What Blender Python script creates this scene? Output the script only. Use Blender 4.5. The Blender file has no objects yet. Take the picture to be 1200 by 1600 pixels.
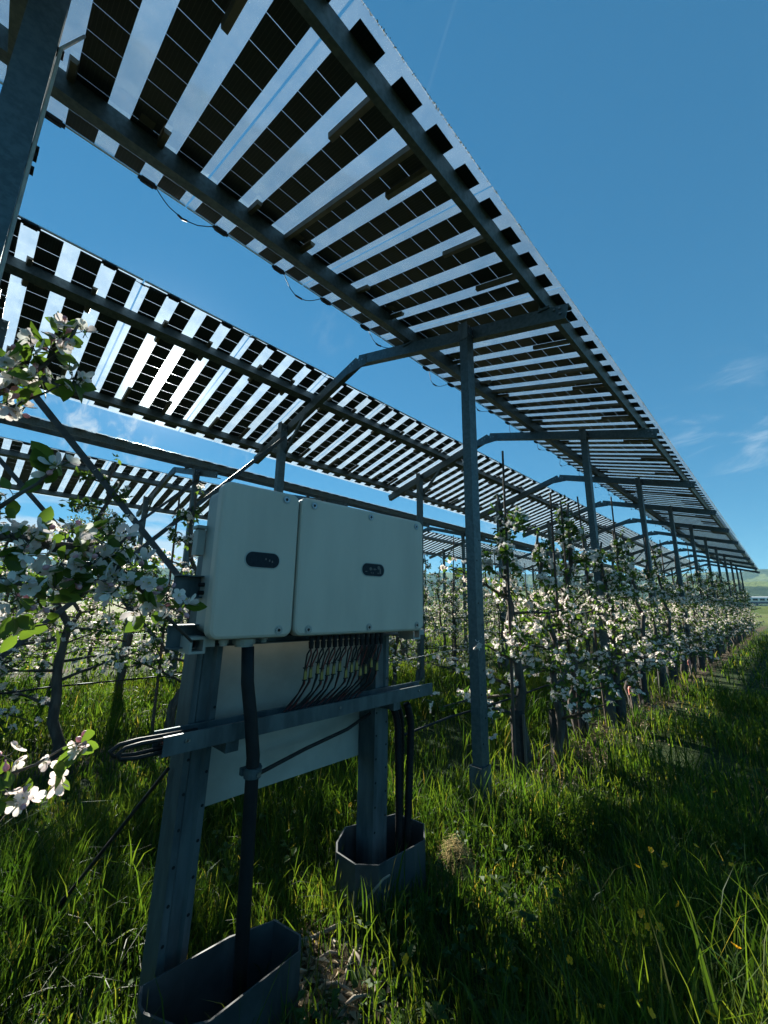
import bpy, math, random
import numpy as np
from mathutils import Vector, Matrix
R = math.radians
SC = bpy.context.scene
COL = SC.collection

# ------------------------------------------------------------------ camera
CAM_H = 1.389
PIT, YAW, ROL, FPX = 0.2244, 0.7720, 0.0147, 634.04
_fw = Vector((-math.sin(YAW)*math.cos(PIT), math.cos(YAW)*math.cos(PIT), math.sin(PIT)))
_r = Vector((math.cos(YAW), math.sin(YAW), 0))
_u = _r.cross(_fw)
_r2 = _r*math.cos(ROL) + _u*math.sin(ROL)
_u2 = -_r*math.sin(ROL) + _u*math.cos(ROL)
cam = bpy.data.cameras.new('camera')
camo = bpy.data.objects.new('camera', cam)
COL.objects.link(camo)
M = Matrix((( _r2.x, _u2.x, -_fw.x, 0), (_r2.y, _u2.y, -_fw.y, 0), (_r2.z, _u2.z, -_fw.z, CAM_H), (0, 0, 0, 1)))
camo.matrix_world = M
cam.sensor_fit = 'HORIZONTAL'; cam.sensor_width = 36; cam.lens = 36*FPX/1200
cam.clip_start = 0.02; cam.clip_end = 6000
SC.camera = camo
def at(x, y, d):
    "a point seen at a place of the photograph, d metres in front of the camera"
    return Vector((0, 0, CAM_H)) + (_fw + _r2*((x-600)/FPX) - _u2*((y-800)/FPX))*d

# ------------------------------------------------------------------ sky, sun, exposure
SUN_EL, SUN_AZ = R(27.497), R(75.444)            # azimuth from +Y towards -X
sun_dir = Vector((-math.sin(SUN_AZ)*math.cos(SUN_EL), math.cos(SUN_AZ)*math.cos(SUN_EL), math.sin(SUN_EL)))
SKY_STRENGTH = 0.065
SUN_STRENGTH = 5.0
EXPOSURE = 1.63
world = bpy.data.worlds.new('World'); SC.world = world; world.use_nodes = True
nt = world.node_tree; nt.nodes.clear()
def N(tree, t, **kw):
    n = tree.nodes.new(t)
    for k, v in kw.items(): setattr(n, k, v)
    return n
def mathn(tree, op, a, b=None, clamp=False):
    n = N(tree, 'ShaderNodeMath', operation=op, use_clamp=clamp)
    for i, v in enumerate((a, b)):
        if v is None: continue
        if isinstance(v, (int, float)): n.inputs[i].default_value = v
        else: tree.links.new(v, n.inputs[i])
    return n.outputs[0]
def mrange(tree, v, a, b, c=0.0, d=1.0, smooth=True):
    n = N(tree, 'ShaderNodeMapRange'); n.interpolation_type = 'SMOOTHSTEP' if smooth else 'LINEAR'
    tree.links.new(v, n.inputs[0])
    for i, x in enumerate((a, b, c, d)): n.inputs[i+1].default_value = x
    return n.outputs[0]
def mixc(tree, fac, a, b, blend='MIX'):
    n = N(tree, 'ShaderNodeMix', data_type='RGBA', blend_type=blend)
    for idx, v in ((0, fac), (6, a), (7, b)):
        if isinstance(v, (int, float)): n.inputs[idx].default_value = v
        elif isinstance(v, (tuple, list)): n.inputs[idx].default_value = (*v, 1)
        else: tree.links.new(v, n.inputs[idx])
    return n.outputs[2]
def build_world():
    L = nt.links.new
    tc = N(nt, 'ShaderNodeTexCoord'); dirv = tc.outputs['Generated']
    sky = N(nt, 'ShaderNodeTexSky', sky_type='NISHITA'); sky.sun_disc = False
    sky.sun_elevation = SUN_EL; sky.sun_rotation = -SUN_AZ
    sky.altitude = 400; sky.air_density = 0.9; sky.dust_density = 0.0; sky.ozone_density = 2.4
    gm = N(nt, 'ShaderNodeGamma'); gm.inputs[1].default_value = 0.5; L(sky.outputs[0], gm.inputs[0])
    col = mixc(nt, 1.0, gm.outputs[0], (0.20, 0.85, 1.30), 'MULTIPLY')
    def dot(v):
        n = N(nt, 'ShaderNodeVectorMath', operation='DOT_PRODUCT'); L(dirv, n.inputs[0]); n.inputs[1].default_value = v
        return n.outputs['Value']
    # clouds: thin wisps of cirrus, and a broken bank low over the horizon
    mp = N(nt, 'ShaderNodeMapping'); L(dirv, mp.inputs[0]); mp.inputs['Rotation'].default_value = (0.25, 0.5, 0.6); mp.inputs['Scale'].default_value = (3.0, 14.0, 9.0)
    nz = N(nt, 'ShaderNodeTexNoise'); nz.inputs['Scale'].default_value = 2.2; nz.inputs['Detail'].default_value = 9; nz.inputs['Roughness'].default_value = 0.62; nz.inputs['Distortion'].default_value = 0.8
    L(mp.outputs[0], nz.inputs['Vector'])
    wisp = mrange(nt, nz.outputs[0], 0.45, 0.78)
    tot = None
    for (px, py, a0, a1, k) in WISPS:
        c = (at(px, py, 1) - Vector((0, 0, CAM_H))).normalized()
        m = mrange(nt, dot(c), math.cos(R(a0)), math.cos(R(a1)), 0, k)
        tot = m if tot is None else mathn(nt, 'MAXIMUM', tot, m)
    wisp = mathn(nt, 'MULTIPLY', wisp, tot)
    sep = N(nt, 'ShaderNodeSeparateXYZ'); L(dirv, sep.inputs[0]); z = sep.outputs[2]
    mp2 = N(nt, 'ShaderNodeMapping'); L(dirv, mp2.inputs[0]); mp2.inputs['Scale'].default_value = (2.0, 2.0, 13.0)
    nz2 = N(nt, 'ShaderNodeTexNoise'); nz2.inputs['Scale'].default_value = 1.9; nz2.inputs['Detail'].default_value = 8; nz2.inputs['Roughness'].default_value = 0.55
    L(mp2.outputs[0], nz2.inputs['Vector'])
    bank = mathn(nt, 'MULTIPLY', mrange(nt, nz2.outputs[0], 0.34, 0.52), mrange(nt, z, 0.24, 0.13))
    bank = mathn(nt, 'MULTIPLY', bank, mrange(nt, dot((-0.97, 0.2, 0)), 0.70, 0.97))
    cl = mathn(nt, 'MAXIMUM', wisp, mathn(nt, 'MULTIPLY', bank, 0.95), clamp=True)
    # a broken old contrail: thin great circle, upper right
    p1 = (at(712, 0, 1) - Vector((0, 0, CAM_H))).normalized(); p2 = (at(672, 130, 1) - Vector((0, 0, CAM_H))).normalized()
    nrm = p1.cross(p2).normalized(); mid = (p1+p2).normalized()
    ab = mathn(nt, 'ABSOLUTE', dot(nrm))
    trail = mathn(nt, 'MULTIPLY', mrange(nt, ab, 0.0035, 0.0008, 0, 0.035), mrange(nt, dot(mid), math.cos(R(9)), math.cos(R(3))))
    cl = mathn(nt, 'MAXIMUM', cl, trail, clamp=True)
    col = mixc(nt, cl, col, (2.9, 3.6, 4.3))
    bg = N(nt, 'ShaderNodeBackground'); bg.inputs[1].default_value = SKY_STRENGTH; L(col, bg.inputs[0])
    # the sun's own disc and its aureole
    d = dot(tuple(sun_dir))
    core = mrange(nt, d, math.cos(R(1.5)), math.cos(R(0.6)), 0, 9)
    halo = mathn(nt, 'MULTIPLY', mathn(nt, 'POWER', mathn(nt, 'MAXIMUM', d, 0.0), 800), 2.6)
    wide = mathn(nt, 'MULTIPLY', mathn(nt, 'POWER', mathn(nt, 'MAXIMUM', d, 0.0), 160), 0.08)
    g = mathn(nt, 'ADD', mathn(nt, 'ADD', core, halo), wide)
    bg2 = N(nt, 'ShaderNodeBackground'); bg2.inputs[0].default_value = (1, 0.97, 0.92, 1); L(g, bg2.inputs[1])
    ad = N(nt, 'ShaderNodeAddShader'); L(bg.outputs[0], ad.inputs[0]); L(bg2.outputs[0], ad.inputs[1])
    out = N(nt, 'ShaderNodeOutputWorld'); L(ad.outputs[0], out.inputs[0])
WISPS = [(165, 668, 6, 2.0, 0.95), (110, 640, 4, 0.5, 0.6), (1165, 725, 9, 2, 0.75), (1130, 640, 7, 2, 0.35), (520, 520, 3.5, 0.5, 0.12), (760, 812, 4, 1, 0.3), (370, 715, 4, 1, 0.2)]
build_world()
sl = bpy.data.lights.new('sun', 'SUN'); sl.energy = SUN_STRENGTH; sl.angle = R(0.53); sl.color = (1.0, 0.95, 0.84)
so = bpy.data.objects.new('sun', sl); COL.objects.link(so)
so.rotation_euler = sun_dir.to_track_quat('Z', 'Y').to_euler(); so.location = sun_dir*30
SC.view_settings.view_transform = 'Standard'; SC.view_settings.look = 'None'
SC.view_settings.exposure = EXPOSURE; SC.view_settings.gamma = 1.0
try: SC.view_settings.use_curve_mapping = False
except Exception: pass
SC.cycles.transparent_max_bounces = 24
SC.cycles.max_bounces = 5; SC.cycles.diffuse_bounces = 3; SC.cycles.glossy_bounces = 2; SC.cycles.volume_bounces = 0
SC.cycles.caustics_reflective = False; SC.cycles.caustics_refractive = False

# ------------------------------------------------------------------ materials
MATS = {}
def new_mat(name):
    m = bpy.data.materials.new(name); m.use_nodes = True
    t = m.node_tree; t.nodes.clear()
    out = N(t, 'ShaderNodeOutputMaterial'); MATS[name] = m
    return m, t, out
def noise(t, scale, detail=4, rough=0.55, coord='Object', stretch=None):
    tc = N(t, 'ShaderNodeTexCoord'); src = tc.outputs[coord]
    if stretch:
        mp = N(t, 'ShaderNodeMapping'); mp.inputs['Scale'].default_value = stretch; t.links.new(src, mp.inputs[0]); src = mp.outputs[0]
    n = N(t, 'ShaderNodeTexNoise'); n.inputs['Scale'].default_value = scale; n.inputs['Detail'].default_value = detail; n.inputs['Roughness'].default_value = rough
    t.links.new(src, n.inputs['Vector']); return n.outputs[0]
def principled(name, c1, c2=None, scale=8, rough=0.5, metal=0.0, bump=0.0, stretch=None, lo=0.35, hi=0.65, spec=0.5, bscale=None, rough2=None):
    m, t, out = new_mat(name)
    b = N(t, 'ShaderNodeBsdfPrincipled')
    b.inputs['Roughness'].default_value = rough; b.inputs['Metallic'].default_value = metal
    b.inputs['Specular IOR Level'].default_value = spec
    f = noise(t, scale, 5, 0.6, 'Object', stretch)
    fac = mrange(t, f, lo, hi)
    if c2 is None: c2 = tuple(x*0.8 for x in c1)
    t.links.new(mixc(t, fac, c1, c2), b.inputs['Base Color'])
    if rough2 is not None: t.links.new(mrange(t, f, lo, hi, rough, rough2), b.inputs['Roughness'])
    if bump:
        bp = N(t, 'ShaderNodeBump'); bp.inputs['Strength'].default_value = bump; bp.inputs['Distance'].default_value = 0.01
        t.links.new(noise(t, bscale or scale*4, 6, 0.6, 'Object', stretch), bp.inputs['Height']); t.links.new(bp.outputs[0], b.inputs['Normal'])
    t.links.new(b.outputs[0], out.inputs[0]); return m
def leafy(name, cols, trans=0.45, rough=0.5, tcol=None, scale=3.0, attr=None, spec=0.3):
    "thin leaf, petal or blade: light comes back and through"
    m, t, out = new_mat(name)
    if attr:
        a = N(t, 'ShaderNodeAttribute'); a.attribute_name = attr; f = a.outputs['Fac']
    else:
        g = N(t, 'ShaderNodeNewGeometry'); f = g.outputs['Random Per Island']
    cr = N(t, 'ShaderNodeValToRGB'); t.links.new(f, cr.inputs[0]); e = cr.color_ramp.elements
    while len(e) < len(cols): e.new(0.5)
    for i, c in enumerate(cols): e[i].position = i/(len(cols)-1); e[i].color = (*c, 1)
    b = N(t, 'ShaderNodeBsdfPrincipled'); b.inputs['Roughness'].default_value = rough; b.inputs['Specular IOR Level'].default_value = spec
    t.links.new(cr.outputs[0], b.inputs['Base Color'])
    tr = N(t, 'ShaderNodeBsdfTranslucent')
    t.links.new(mixc(t, 1.0, cr.outputs[0], tcol or (1, 1, 1), 'MULTIPLY'), tr.inputs[0])
    mx = N(t, 'ShaderNodeMixShader'); mx.inputs[0].default_value = trans
    t.links.new(b.outputs[0], mx.inputs[1]); t.links.new(tr.outputs[0], mx.inputs[2]); t.links.new(mx.outputs[0], out.inputs[0])
    return m
principled('galvanized', (0.098, 0.135, 0.145), (0.070, 0.100, 0.110), scale=38, rough=0.46, rough2=0.56, metal=0.6, bump=0.05, bscale=90)
principled('galvanized_dull', (0.115, 0.145, 0.152), (0.065, 0.082, 0.088), scale=14, rough=0.55, metal=0.5, bump=0.08, bscale=40, stretch=(1, 1, 0.25))
def mat_sheet():
    "weathered sheet steel with splashed mud that clings in blotches near the soil"
    m, t, out = new_mat('sheet_steel')
    b = N(t, 'ShaderNodeBsdfPrincipled'); b.inputs['Metallic'].default_value = 0.45; b.inputs['Roughness'].default_value = 0.55
    tc = N(t, 'ShaderNodeTexCoord'); sp = N(t, 'ShaderNodeSeparateXYZ'); t.links.new(tc.outputs['Object'], sp.inputs[0])
    n1 = noise(t, 5, 5, 0.6); n2 = noise(t, 34, 7, 0.7); n3 = noise(t, 9, 5, 0.6, 'Object', (1, 1, 0.2))
    c = mixc(t, mrange(t, n1, 0.35, 0.65), (0.085, 0.095, 0.098), (0.05, 0.056, 0.058))
    c = mixc(t, mrange(t, n3, 0.55, 0.72, 0, 0.45), c, (0.15, 0.155, 0.15))
    mud = mathn(t, 'ADD', mathn(t, 'MULTIPLY', n2, 0.22), sp.outputs[2])
    mudf = mrange(t, mud, 0.20, 0.11, 0, 0.9)
    c = mixc(t, mudf, c, (0.085, 0.062, 0.042))
    t.links.new(c, b.inputs['Base Color']); t.links.new(mathn(t, 'SUBTRACT', 0.45, mathn(t, 'MULTIPLY', mudf, 0.45)), b.inputs['Metallic'])
    t.links.new(b.outputs[0], out.inputs[0])
mat_sheet()
principled('inverter_paint', (0.60, 0.51, 0.41), (0.51, 0.43, 0.345), scale=2.2, rough=0.42, bump=0.02, bscale=420, stretch=(1, 2.2, 0.5), lo=0.3, hi=0.75)
principled('brace_steel', (0.060, 0.068, 0.072), (0.04, 0.046, 0.05), scale=20, rough=0.55, metal=0.5)
principled('inverter_body', (0.40, 0.39, 0.345), (0.34, 0.335, 0.30), scale=4, rough=0.5)
principled('board_white', (0.42, 0.41, 0.36), (0.34, 0.335, 0.29), scale=3.5, rough=0.6, bump=0.03, bscale=50)
principled('black_plastic', (0.008, 0.008, 0.009), (0.013, 0.013, 0.013), scale=20, rough=0.6, spec=0.25)
principled('black_rubber', (0.010, 0.010, 0.010), (0.02, 0.019, 0.018), scale=30, rough=0.55, spec=0.3)
principled('red_cable', (0.17, 0.022, 0.018), (0.10, 0.016, 0.013), scale=20, rough=0.5)
principled('dark_window', (0.010, 0.014, 0.02), (0.02, 0.028, 0.036), scale=60, rough=0.5, stretch=(1, 6, 1), spec=0.15)
principled('icon_ink', (0.16, 0.15, 0.135), rough=0.6, spec=0.2)
principled('screw_steel', (0.35, 0.37, 0.38), (0.2, 0.22, 0.23), scale=200, rough=0.35, metal=0.9)
principled('yellow_tag', (0.40, 0.27, 0.06), (0.30, 0.20, 0.045), scale=40, rough=0.6)
principled('gland_grey', (0.40, 0.38, 0.33), (0.3, 0.29, 0.26), scale=20, rough=0.55)
principled('bark', (0.050, 0.038, 0.030), (0.10, 0.085, 0.068), scale=22, rough=0.9, bump=0.7, bscale=60, stretch=(1, 1, 0.3))
principled('old_wood', (0.22, 0.17, 0.125), (0.10, 0.08, 0.065), scale=12, rough=0.85, bump=0.4, stretch=(1, 1, 0.12))
principled('stake_wood', (0.10, 0.062, 0.045), (0.055, 0.038, 0.03), scale=14, rough=0.85, bump=0.3, stretch=(1, 1, 0.15))
principled('guard_net', (0.018, 0.017, 0.016), (0.035, 0.032, 0.03), scale=30, rough=0.8)
principled('dry_straw', (0.36, 0.27, 0.09), (0.22, 0.165, 0.06), scale=9, rough=0.9)
principled('bone_wood', (0.30, 0.25, 0.19), (0.20, 0.16, 0.12), scale=12, rough=0.8, bump=0.3)
principled('wire_steel', (0.30, 0.31, 0.32), rough=0.4, metal=0.8)
principled('pink_cap', (0.62, 0.16, 0.13), (0.7, 0.3, 0.25), scale=20, rough=0.6)
principled('orange_tag', (0.60, 0.12, 0.05), rough=0.6)
principled('concrete_peg', (0.40, 0.37, 0.32), (0.28, 0.26, 0.23), scale=20, rough=0.9)
principled('train_white', (0.72, 0.74, 0.76), rough=0.35)
principled('train_blue', (0.05, 0.09, 0.18), rough=0.35)
principled('train_glass', (0.015, 0.02, 0.03), rough=0.12)
principled('rail_ballast', (0.16, 0.15, 0.14), (0.1, 0.1, 0.09), scale=3, rough=0.95)
principled('edge_trim', (0.70, 0.72, 0.73), rough=0.4, metal=0.2)
principled('edge_grime', (0.50, 0.46, 0.38), (0.20, 0.17, 0.11), scale=90, rough=0.95)
principled('rail_dark', (0.11, 0.105, 0.085), (0.15, 0.14, 0.11), scale=9, rough=0.5, metal=0.3)
principled('sticker', (0.10, 0.10, 0.085), rough=0.6)
leafy('petal', [(0.82, 0.77, 0.70), (0.89, 0.84, 0.77), (0.80, 0.66, 0.63)], 0.46, 0.6)
leafy('bud', [(0.66, 0.22, 0.26), (0.80, 0.48, 0.50)], 0.25, 0.5)
leafy('stamen', [(0.62, 0.50, 0.12), (0.70, 0.60, 0.20)], 0.2, 0.7)
leafy('apple_leaf', [(0.032, 0.072, 0.020), (0.056, 0.110, 0.026), (0.090, 0.145, 0.034), (0.040, 0.085, 0.026)], 0.5, 0.42, (1.6, 1.6, 0.6))
leafy('far_leaf', [(0.045, 0.075, 0.032), (0.075, 0.105, 0.045), (0.11, 0.13, 0.07)], 0.35, 0.55, (1.4, 1.4, 0.7))
leafy('grass_blade', [(0.014, 0.042, 0.012), (0.026, 0.064, 0.014), (0.048, 0.092, 0.018), (0.082, 0.118, 0.026), (0.19, 0.16, 0.075)], 0.56, 0.5, (2.45, 2.1, 0.62), attr='tint', spec=0.25)
leafy('weed_leaf', [(0.035, 0.080, 0.020), (0.065, 0.115, 0.028)], 0.45, 0.65, (1.5, 1.5, 0.6))
leafy('yellow_petal', [(0.90, 0.42, 0.015), (0.95, 0.50, 0.02)], 0.35, 0.5)
leafy('litter_leaf', [(0.20, 0.14, 0.08), (0.34, 0.27, 0.17), (0.12, 0.085, 0.05), (0.45, 0.40, 0.30)], 0.1, 0.8)
def mat_cell():
    m, t, out = new_mat('solar_cell')
    b = N(t, 'ShaderNodeBsdfPrincipled'); b.inputs['Roughness'].default_value = 0.32; b.inputs['Specular IOR Level'].default_value = 0.22
    tc = N(t, 'ShaderNodeTexCoord'); w = N(t, 'ShaderNodeTexWave'); w.wave_type = 'BANDS'; w.bands_direction = 'Y'
    w.inputs['Scale'].default_value = 17; w.inputs['Distortion'].default_value = 0.0
    t.links.new(tc.outputs['Object'], w.inputs['Vector'])
    oi = N(t, 'ShaderNodeObjectInfo')
    base = mixc(t, mrange(t, oi.outputs['Random'], 0, 1), (0.009, 0.019, 0.023), (0.014, 0.026, 0.031))
    t.links.new(mixc(t, mrange(t, w.outputs[1], 0.93, 0.99, 0, 0.6), base, (0.055, 0.065, 0.067)), b.inputs['Base Color'])
    t.links.new(b.outputs[0], out.inputs[0])
mat_cell()
def mat_glass():
    "dusty module glass: most light passes, the film of dust scatters the rest"
    m, t, out = new_mat('module_glass')
    tp = N(t, 'ShaderNodeBsdfTransparent'); tp.inputs[0].default_value = (0.90, 0.95, 0.96, 1)
    tl = N(t, 'ShaderNodeBsdfTranslucent'); tl.inputs[0].default_value = (0.86, 0.93, 0.98, 1)
    df = N(t, 'ShaderNodeBsdfDiffuse'); df.inputs[0].default_value = (0.6, 0.64, 0.66, 1)
    gl = N(t, 'ShaderNodeBsdfGlossy'); gl.inputs['Roughness'].default_value = 0.08
    f = noise(t, 5.0, 8, 0.7); spk = noise(t, 220.0, 2, 0.5); blot = noise(t, 22, 6, 0.7)
    dust = mathn(t, 'ADD', mrange(t, f, 0.3, 0.75, 0.11, 0.21), mrange(t, spk, 0.60, 0.78, 0.0, 0.20))
    dust = mathn(t, 'ADD', dust, mrange(t, blot, 0.62, 0.8, 0.0, 0.14), clamp=True)
    sc = N(t, 'ShaderNodeMixShader'); sc.inputs[0].default_value = 0.2
    t.links.new(tl.outputs[0], sc.inputs[1]); t.links.new(df.outputs[0], sc.inputs[2])
    m1 = N(t, 'ShaderNodeMixShader'); t.links.new(dust, m1.inputs[0]); t.links.new(tp.outputs[0], m1.inputs[1]); t.links.new(sc.outputs[0], m1.inputs[2])
    fr = N(t, 'ShaderNodeFresnel'); fr.inputs[0].default_value = 1.3
    m2 = N(t, 'ShaderNodeMixShader'); t.links.new(mathn(t, 'MULTIPLY', fr.outputs[0], 0.35), m2.inputs[0]); t.links.new(m1.outputs[0], m2.inputs[1]); t.links.new(gl.outputs[0], m2.inputs[2])
    t.links.new(m2.outputs[0], out.inputs[0])
mat_glass()
def mat_ground():
    m, t, out = new_mat('meadow_soil')
    b = N(t, 'ShaderNodeBsdfPrincipled'); b.inputs['Roughness'].default_value = 0.95; b.inputs['Specular IOR Level'].default_value = 0.15
    tc = N(t, 'ShaderNodeTexCoord'); sep = N(t, 'ShaderNodeSeparateXYZ'); t.links.new(tc.outputs['Object'], sep.inputs[0])
    n1 = noise(t, 2.3, 6, 0.65); n2 = noise(t, 26, 6, 0.7); n3 = noise(t, 0.012, 4, 0.5)
    grass = mixc(t, mrange(t, n2, 0.35, 0.65), (0.016, 0.032, 0.010), (0.040, 0.060, 0.018))
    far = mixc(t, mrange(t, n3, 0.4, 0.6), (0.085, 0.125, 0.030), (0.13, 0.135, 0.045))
    soil = mixc(t, mrange(t, n2, 0.3, 0.7), (0.055, 0.040, 0.027), (0.13, 0.10, 0.068))
    # bare herbicide strip along each tree row (period 2.953 m from x = -1.698)
    xx = mathn(t, 'ADD', sep.outputs[0], 1.698 + 2.953*40)
    md = mathn(t, 'MODULO', xx, 2.953)
    dist = mathn(t, 'MINIMUM', md, mathn(t, 'SUBTRACT', 2.953, md))
    dist = mathn(t, 'ADD', dist, mathn(t, 'MULTIPLY', mathn(t, 'SUBTRACT', n1, 0.5), 0.9))
    strip = mrange(t, dist, 0.34, 0.14)
    near = mathn(t, 'MULTIPLY', mrange(t, sep.outputs[1], 60, 40), mrange(t, sep.outputs[0], -40, -32))
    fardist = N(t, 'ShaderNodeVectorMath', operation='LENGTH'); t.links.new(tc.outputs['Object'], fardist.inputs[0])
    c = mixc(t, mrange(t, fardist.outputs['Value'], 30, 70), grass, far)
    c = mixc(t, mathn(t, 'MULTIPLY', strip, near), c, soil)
    t.links.new(c, b.inputs['Base Color'])
    bp = N(t, 'ShaderNodeBump'); bp.inputs['Strength'].default_value = 0.8; bp.inputs['Distance'].default_value = 0.04
    t.links.new(n2, bp.inputs['Height']); t.links.new(bp.outputs[0], b.inputs['Normal'])
    t.links.new(b.outputs[0], out.inputs[0])
mat_ground()
def mat_hill():
    m, t, out = new_mat('hill_cover')
    b = N(t, 'ShaderNodeBsdfPrincipled'); b.inputs['Roughness'].default_value = 1.0; b.inputs['Specular IOR Level'].default_value = 0.0
    n1 = noise(t, 0.011, 4, 0.55); n2 = noise(t, 0.045, 8, 0.75)
    wood = mixc(t, mrange(t, n2, 0.35, 0.65), (0.022, 0.042, 0.024), (0.060, 0.088, 0.040))
    mead = mixc(t, mrange(t, n2, 0.3, 0.7), (0.13, 0.17, 0.06), (0.17, 0.20, 0.08))
    t.links.new(mixc(t, mrange(t, n1, 0.57, 0.60), wood, mead), b.inputs['Base Color'])
    bp = N(t, 'ShaderNodeBump'); bp.inputs['Strength'].default_value = 1.0; bp.inputs['Distance'].default_value = 6
    t.links.new(n2, bp.inputs['Height']); t.links.new(bp.outputs[0], b.inputs['Normal'])
    t.links.new(b.outputs[0], out.inputs[0])
mat_hill()

# ------------------------------------------------------------------ mesh helpers
class MB:
    def __init__(s): s.v = []; s.f = []; s.m = []; s.cur = 0
    def add(s, vs, fs):
        o = len(s.v); s.v += [tuple(v) for v in vs]
        for f in fs: s.f.append(tuple(i+o for i in f)); s.m.append(s.cur)
    def box(s, c, d):
        x, y, z = c; a, b, e = d[0]/2, d[1]/2, d[2]/2
        s.add([(x+i*a, y+j*b, z+k*e) for i in (-1, 1) for j in (-1, 1) for k in (-1, 1)],
              [(0, 1, 3, 2), (4, 6, 7, 5), (0, 4, 5, 1), (2, 3, 7, 6), (0, 2, 6, 4), (1, 5, 7, 3)])
    def beam(s, p, q, w, h, up=(0, 0, 1), prof=None):
        "bar from p to q; w across, h along up; or any closed profile of (across, up) points"
        p, q = Vector(p), Vector(q); d = (q-p).normalized(); up = Vector(up)
        a = d.cross(up).normalized(); b = a.cross(d)
        prof = prof or [(-w/2, -h/2), (w/2, -h/2), (w/2, h/2), (-w/2, h/2)]
        n = len(prof)
        s.add([p+a*x+b*y for x, y in prof] + [q+a*x+b*y for x, y in prof],
              [(i, (i+1) % n, n+(i+1) % n, n+i) for i in range(n)] + [tuple(range(n-1, -1, -1)), tuple(range(n, 2*n))])
    def tube(s, pts, rad, n=6, cap=True):
        pts = [Vector(p) for p in pts]; m = len(pts)
        if not isinstance(rad, (list, tuple)): rad = [rad]*m
        rings = []; ref = None
        for i, p in enumerate(pts):
            d = (pts[min(i+1, m-1)] - pts[max(i-1, 0)])
            d = d.normalized() if d.length > 1e-9 else Vector((0, 0, 1))
            if ref is None: ref = d.orthogonal().normalized()
            a = (ref - d*ref.dot(d)); a = a.normalized() if a.length > 1e-6 else d.orthogonal().normalized()
            ref = a; b = d.cross(a)
            rings += [p + (a*math.cos(2*math.pi*k/n) + b*math.sin(2*math.pi*k/n))*rad[i] for k in range(n)]
        fs = [(i*n+k, i*n+(k+1) % n, (i+1)*n+(k+1) % n, (i+1)*n+k) for i in range(m-1) for k in range(n)]
        if cap: fs += [tuple(range(n-1, -1, -1)), tuple(range((m-1)*n, m*n))]
        s.add(rings, fs)
    def disc(s, c, nrm, r, h, n=12, r2=None):
        c = Vector(c); nrm = Vector(nrm).normalized(); s.tube([c, c+nrm*h], [r, r2 if r2 is not None else r], n)
    def plate(s, y0, y1, z0, z1, rad, x0, x1, ch, seg=6):
        "rounded rectangle in the y-z plane, thick in x, chamfered at x1"
        def ring(x, ins):
            o = []
            r = max(rad-ins, 0.001)
            for (cy, cz, a0) in ((y1-rad, z1-rad, 0), (y0+rad, z1-rad, 90), (y0+rad, z0+rad, 180), (y1-rad, z0+rad, 270)):
                for k in range(seg+1):
                    a = R(a0+90*k/seg); o.append((x, cy+r*math.cos(a), cz+r*math.sin(a)))
            return o
        rs = [ring(x0, 0), ring(x1-ch, 0), ring(x1-ch*0.3, ch*0.3), ring(x1, ch)]; n = len(rs[0])
        fs = []
        for j in range(3): fs += [(j*n+i, j*n+(i+1) % n, (j+1)*n+(i+1) % n, (j+1)*n+i) for i in range(n)]
        fs += [tuple(range(n-1, -1, -1)), tuple(range(3*n, 4*n))]
        s.add([v for r_ in rs for v in r_], fs)
    def mesh(s, name, mats, smooth=False):
        me = bpy.data.meshes.new(name); me.from_pydata(s.v, [], s.f)
        for m in ([mats] if isinstance(mats, str) else mats): me.materials.append(MATS[m])
        me.polygons.foreach_set('material_index', s.m)
        if smooth: me.polygons.foreach_set('use_smooth', [True]*len(s.f))
        me.update(); return me
    def build(s, name, mats, parent=None, smooth=False): return link(name, s.mesh(name, mats, smooth), parent)
def link(name, data, parent=None, loc=None, rot=None):
    o = bpy.data.objects.new(name, data); COL.objects.link(o)
    if parent: o.parent = parent
    if loc: o.location = loc
    if rot: o.rotation_euler = rot
    return o
def tag(o, label, cat, group=None):
    o['label'] = label; o['category'] = cat
    if group: o['group'] = group
    return o
def thing(name, label, cat, loc=(0, 0, 0), rot=(0, 0, 0), group=None):
    return tag(link(name, None, None, loc, rot), label, cat, group)
def structure(o): o['kind'] = 'structure'; return o
def stuff(o): o['kind'] = 'stuff'; return o
ONES = 'first second third fourth fifth sixth seventh eighth ninth tenth eleventh twelfth thirteenth fourteenth fifteenth sixteenth seventeenth eighteenth nineteenth'.split()
TENS = {20: 'twenty', 30: 'thirty', 40: 'forty'}
def nth(i):
    if i < 20: return ONES[i-1]
    t, u = i//10*10, i % 10
    return (TENS[t][:-1]+'ieth') if u == 0 else TENS[t]+'-'+ONES[u-1]
rnd = random.Random(7)
def rv(r=rnd): return Vector((r.gauss(0, 1), r.gauss(0, 1), r.gauss(0, 1))).normalized()

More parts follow.
